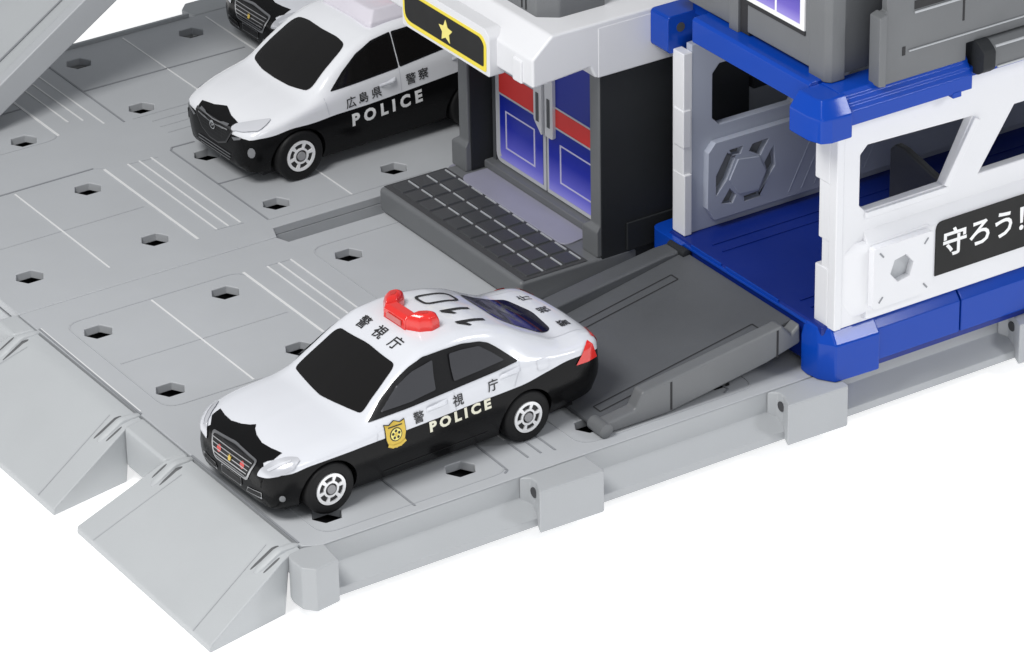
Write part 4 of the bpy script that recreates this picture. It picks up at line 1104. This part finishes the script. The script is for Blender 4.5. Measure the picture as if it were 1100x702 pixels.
def make_suv(label, loc, rz, group):
    t = empty('police_car', label, 'toy car', loc, rz, group)
    WB, R = 1.52, .195
    me, bvh = car_body(SUV, (0,WB), R*1.16, .525, 'paint_v')
    b = bpy.data.objects.new('body', me); C.objects.link(b); b.parent = t
    L = Lay(bvh)
    def part(name, mats, fn, **k):
        bm = bmesh.new(); fn(bm); return obj(name, bm, mats, t, **k)
    for x in (0, WB):
        for s_ in (-1,1): wheel(t, x, .522, s_, R, .18)
    ws = roundpoly([(-.385,.612),(-.2,.598),(.2,.598),(.385,.612),(.335,.862),(.2,.878),(-.2,.878),(-.335,.862)], .05)
    part('windscreen', 'glass', lambda bm: L.poly(bm, 'front', ws, .004, .03), smooth=True)
    part('rear_window', 'glass', lambda bm: L.poly(bm, 'back', roundpoly([(-.33,.72),(.33,.72),(.29,.86),(-.29,.86)], .03), .004, .03), smooth=True)
    w1 = [(.31,.622),(.42,.72),(.55,.815),(.70,.878),(.86,.90),(.875,.655)]
    w2 = [(.90,.658),(.885,.90),(1.2,.902),(1.45,.895),(1.62,.79),(1.55,.715)]
    for vw, mr in (('near',lambda p: p),('far',mirror)):
        for q in (w1, w2):
            part('window_frame', 'black', lambda bm: L.poly(bm, vw, roundpoly(mr(grow(q,.008)),.015), .003, .03), smooth=True)
            part('side_window', 'glass', lambda bm: L.poly(bm, vw, roundpoly(mr(grow(q,-.008)),.02), .006, .03), smooth=True)
        for ln in ([(.23,.58),(.255,.45)], [(.885,.64),(.89,.47)]): part('door_seam', 'print_g', lambda bm: L.line(bm, vw, mr(ln), .006, .002))
        for hx, hz in ((.775,.562),(1.42,.60)):
            q = roundpoly([(hx-.075,hz-.022),(hx+.075,hz-.004),(hx+.075,hz+.030),(hx-.075,hz+.012)], .018)
            part('door_handle', 'paint_w', lambda bm: L.poly(bm, vw, mr(q), .001, .011, 0, bulge=.030), smooth=True)
        part('police_lettering', 'ink_w', lambda bm: L.text(bm, vw, 'POLICE', .128, mr([(.755,.372)])[0][0], .372, .055*(1 if vw == 'near' else -1), .006, 1.62))
        for ch, x, z in (('広',.445,.500),('島',.555,.508),('県',.67,.516),('警',.975,.543),('察',1.085,.553)):
            part('kanji_lettering', 'ink', lambda bm: L.text(bm, vw, ch, .092, x if vw == 'near' else -(1.53-x), z, .05*(1 if vw == 'near' else -1), .0008))
        def mz(bm):
            if vw == 'far': flip_y(bm)
        hl = [(-.198,.182),(-.163,.206),(-.022,.224),(.098,.238),(.07,.198),(.007,.143),(-.106,.139),(-.188,.161)]
        part('headlight', 'lamp_w', (lambda bm: L.poly(bm, 'lamp', roundpoly(hl,.02), .012, .02)) if vw == 'near' else (lambda bm: L.poly(bm, 'far', mirror([(-.27,.415),(-.12,.425),(.03,.485),(-.10,.475),(-.25,.45)]), .008, .02)), smooth=True)
        part('fog_lamp', 'chrome_d', lambda bm: (L.poly(bm, 'lamp', ngon(-.051,-.006,.028,10,0,.036), .006, .02), mz(bm)))
        part('marker_lamp', 'chrome_d', lambda bm: (L.poly(bm, 'lamp', [(-.195,.115),(-.12,.105),(-.13,.09),(-.18,.09)], .006, .02), mz(bm)))
        part('tail_light', 'red', lambda bm: L.poly(bm, vw, mr([(1.95,.56),(2.09,.52),(2.1,.60),(1.98,.64)]), .006, .02))
    pr = [(-.26,-.352),(-.12,-.335),(0,-.295),(.12,-.335),(.26,-.352),(.24,-.40),(.1,-.417),(-.1,-.417),(-.24,-.40)]
    part('bonnet_prow', 'paint_k', lambda bm: L.poly(bm, 'top_front', pr, .0035, .012), smooth=True)
    gr = [(-.25,.425),(.25,.425),(.255,.40),(.17,.29),(.06,.245),(-.06,.245),(-.17,.29),(-.255,.40)]
    part('grille_frame', 'trim_d', lambda bm: L.poly(bm, 'front', gr, .006, .02), smooth=True)
    part('grille', 'black', lambda bm: L.poly(bm, 'front', grow(gr,-.014), .010, .02))
    for z, hw in ((.40,.20),(.375,.19),(.35,.17),(.325,.14),(.29,.09)): part('grille_bar', 'rim_d', lambda bm: L.line(bm, 'front', [(-hw,z),(hw,z)], .005, .012))
    for y in (-.12,-.06,.06,.12): part('grille_bar', 'rim_d', lambda bm: L.line(bm, 'front', [(y,.31),(y,.42)], .005, .012))
    for z, hw in ((.42,.19),(.395,.20)): part('bonnet_trim', 'chrome_d', lambda bm: L.line(bm, 'front', [(-hw,z+.008),(0,z-.005),(hw,z+.008)], .008, .016))
    def badge(bm):
        p = ngon(0,.372,.032,16,0,.027)
        for a, b_ in zip(p, p[1:]+p[:1]): L.line(bm, 'front', [a,b_], .007, .018)
        L.line(bm, 'front', [(-.022,.382),(-.009,.382),(0,.366),(.009,.382),(.022,.382)], .006, .018)
    part('grille_badge', 'chrome', badge)
    for z, hw in ((.215,.22),(.19,.22),(.165,.20)): part('lower_intake', 'chrome_d', lambda bm: L.line(bm, 'front', [(-hw,z),(hw,z)], .006, .007))
    # raised roof box that carries the warning lights
    bm = bmesh.new()
    lo = [(.76,-.325),(.74,-.28),(.74,.28),(.76,.325),(1.50,.33),(1.50,-.33)]; hi = [(.83,-.26),(.81,-.22),(.81,.22),(.83,.26),(1.44,.27),(1.44,-.27)]
    stack(bm, [[(x,y,.92) for x,y in lo],[(x,y,.968) for x,y in lo],[(x,y,1.045) for x,y in hi]])
    rb_ = obj('roof_box', bm, 'lilac_w', t, bevel=.015)
    bm = bmesh.new(); box(bm, 1.10,1.34,-.22,.22,1.03,1.16); obj('warning_light', bm, 'red', t, bevel=.03, seg=3)
    bm = bmesh.new(); box(bm, -.26,1.95,-.40,.40,.07,.12); box(bm, -.03,.03,-.45,.45,.17,.23); box(bm, WB-.03,WB+.03,-.45,.45,.17,.23); obj('chassis', bm, 'black', t)
    return t
make_suv('black and white toy police SUV parked beside the station entrance', (2.335,1.735,0), math.radians(1.5), 'toy police cars on the base')
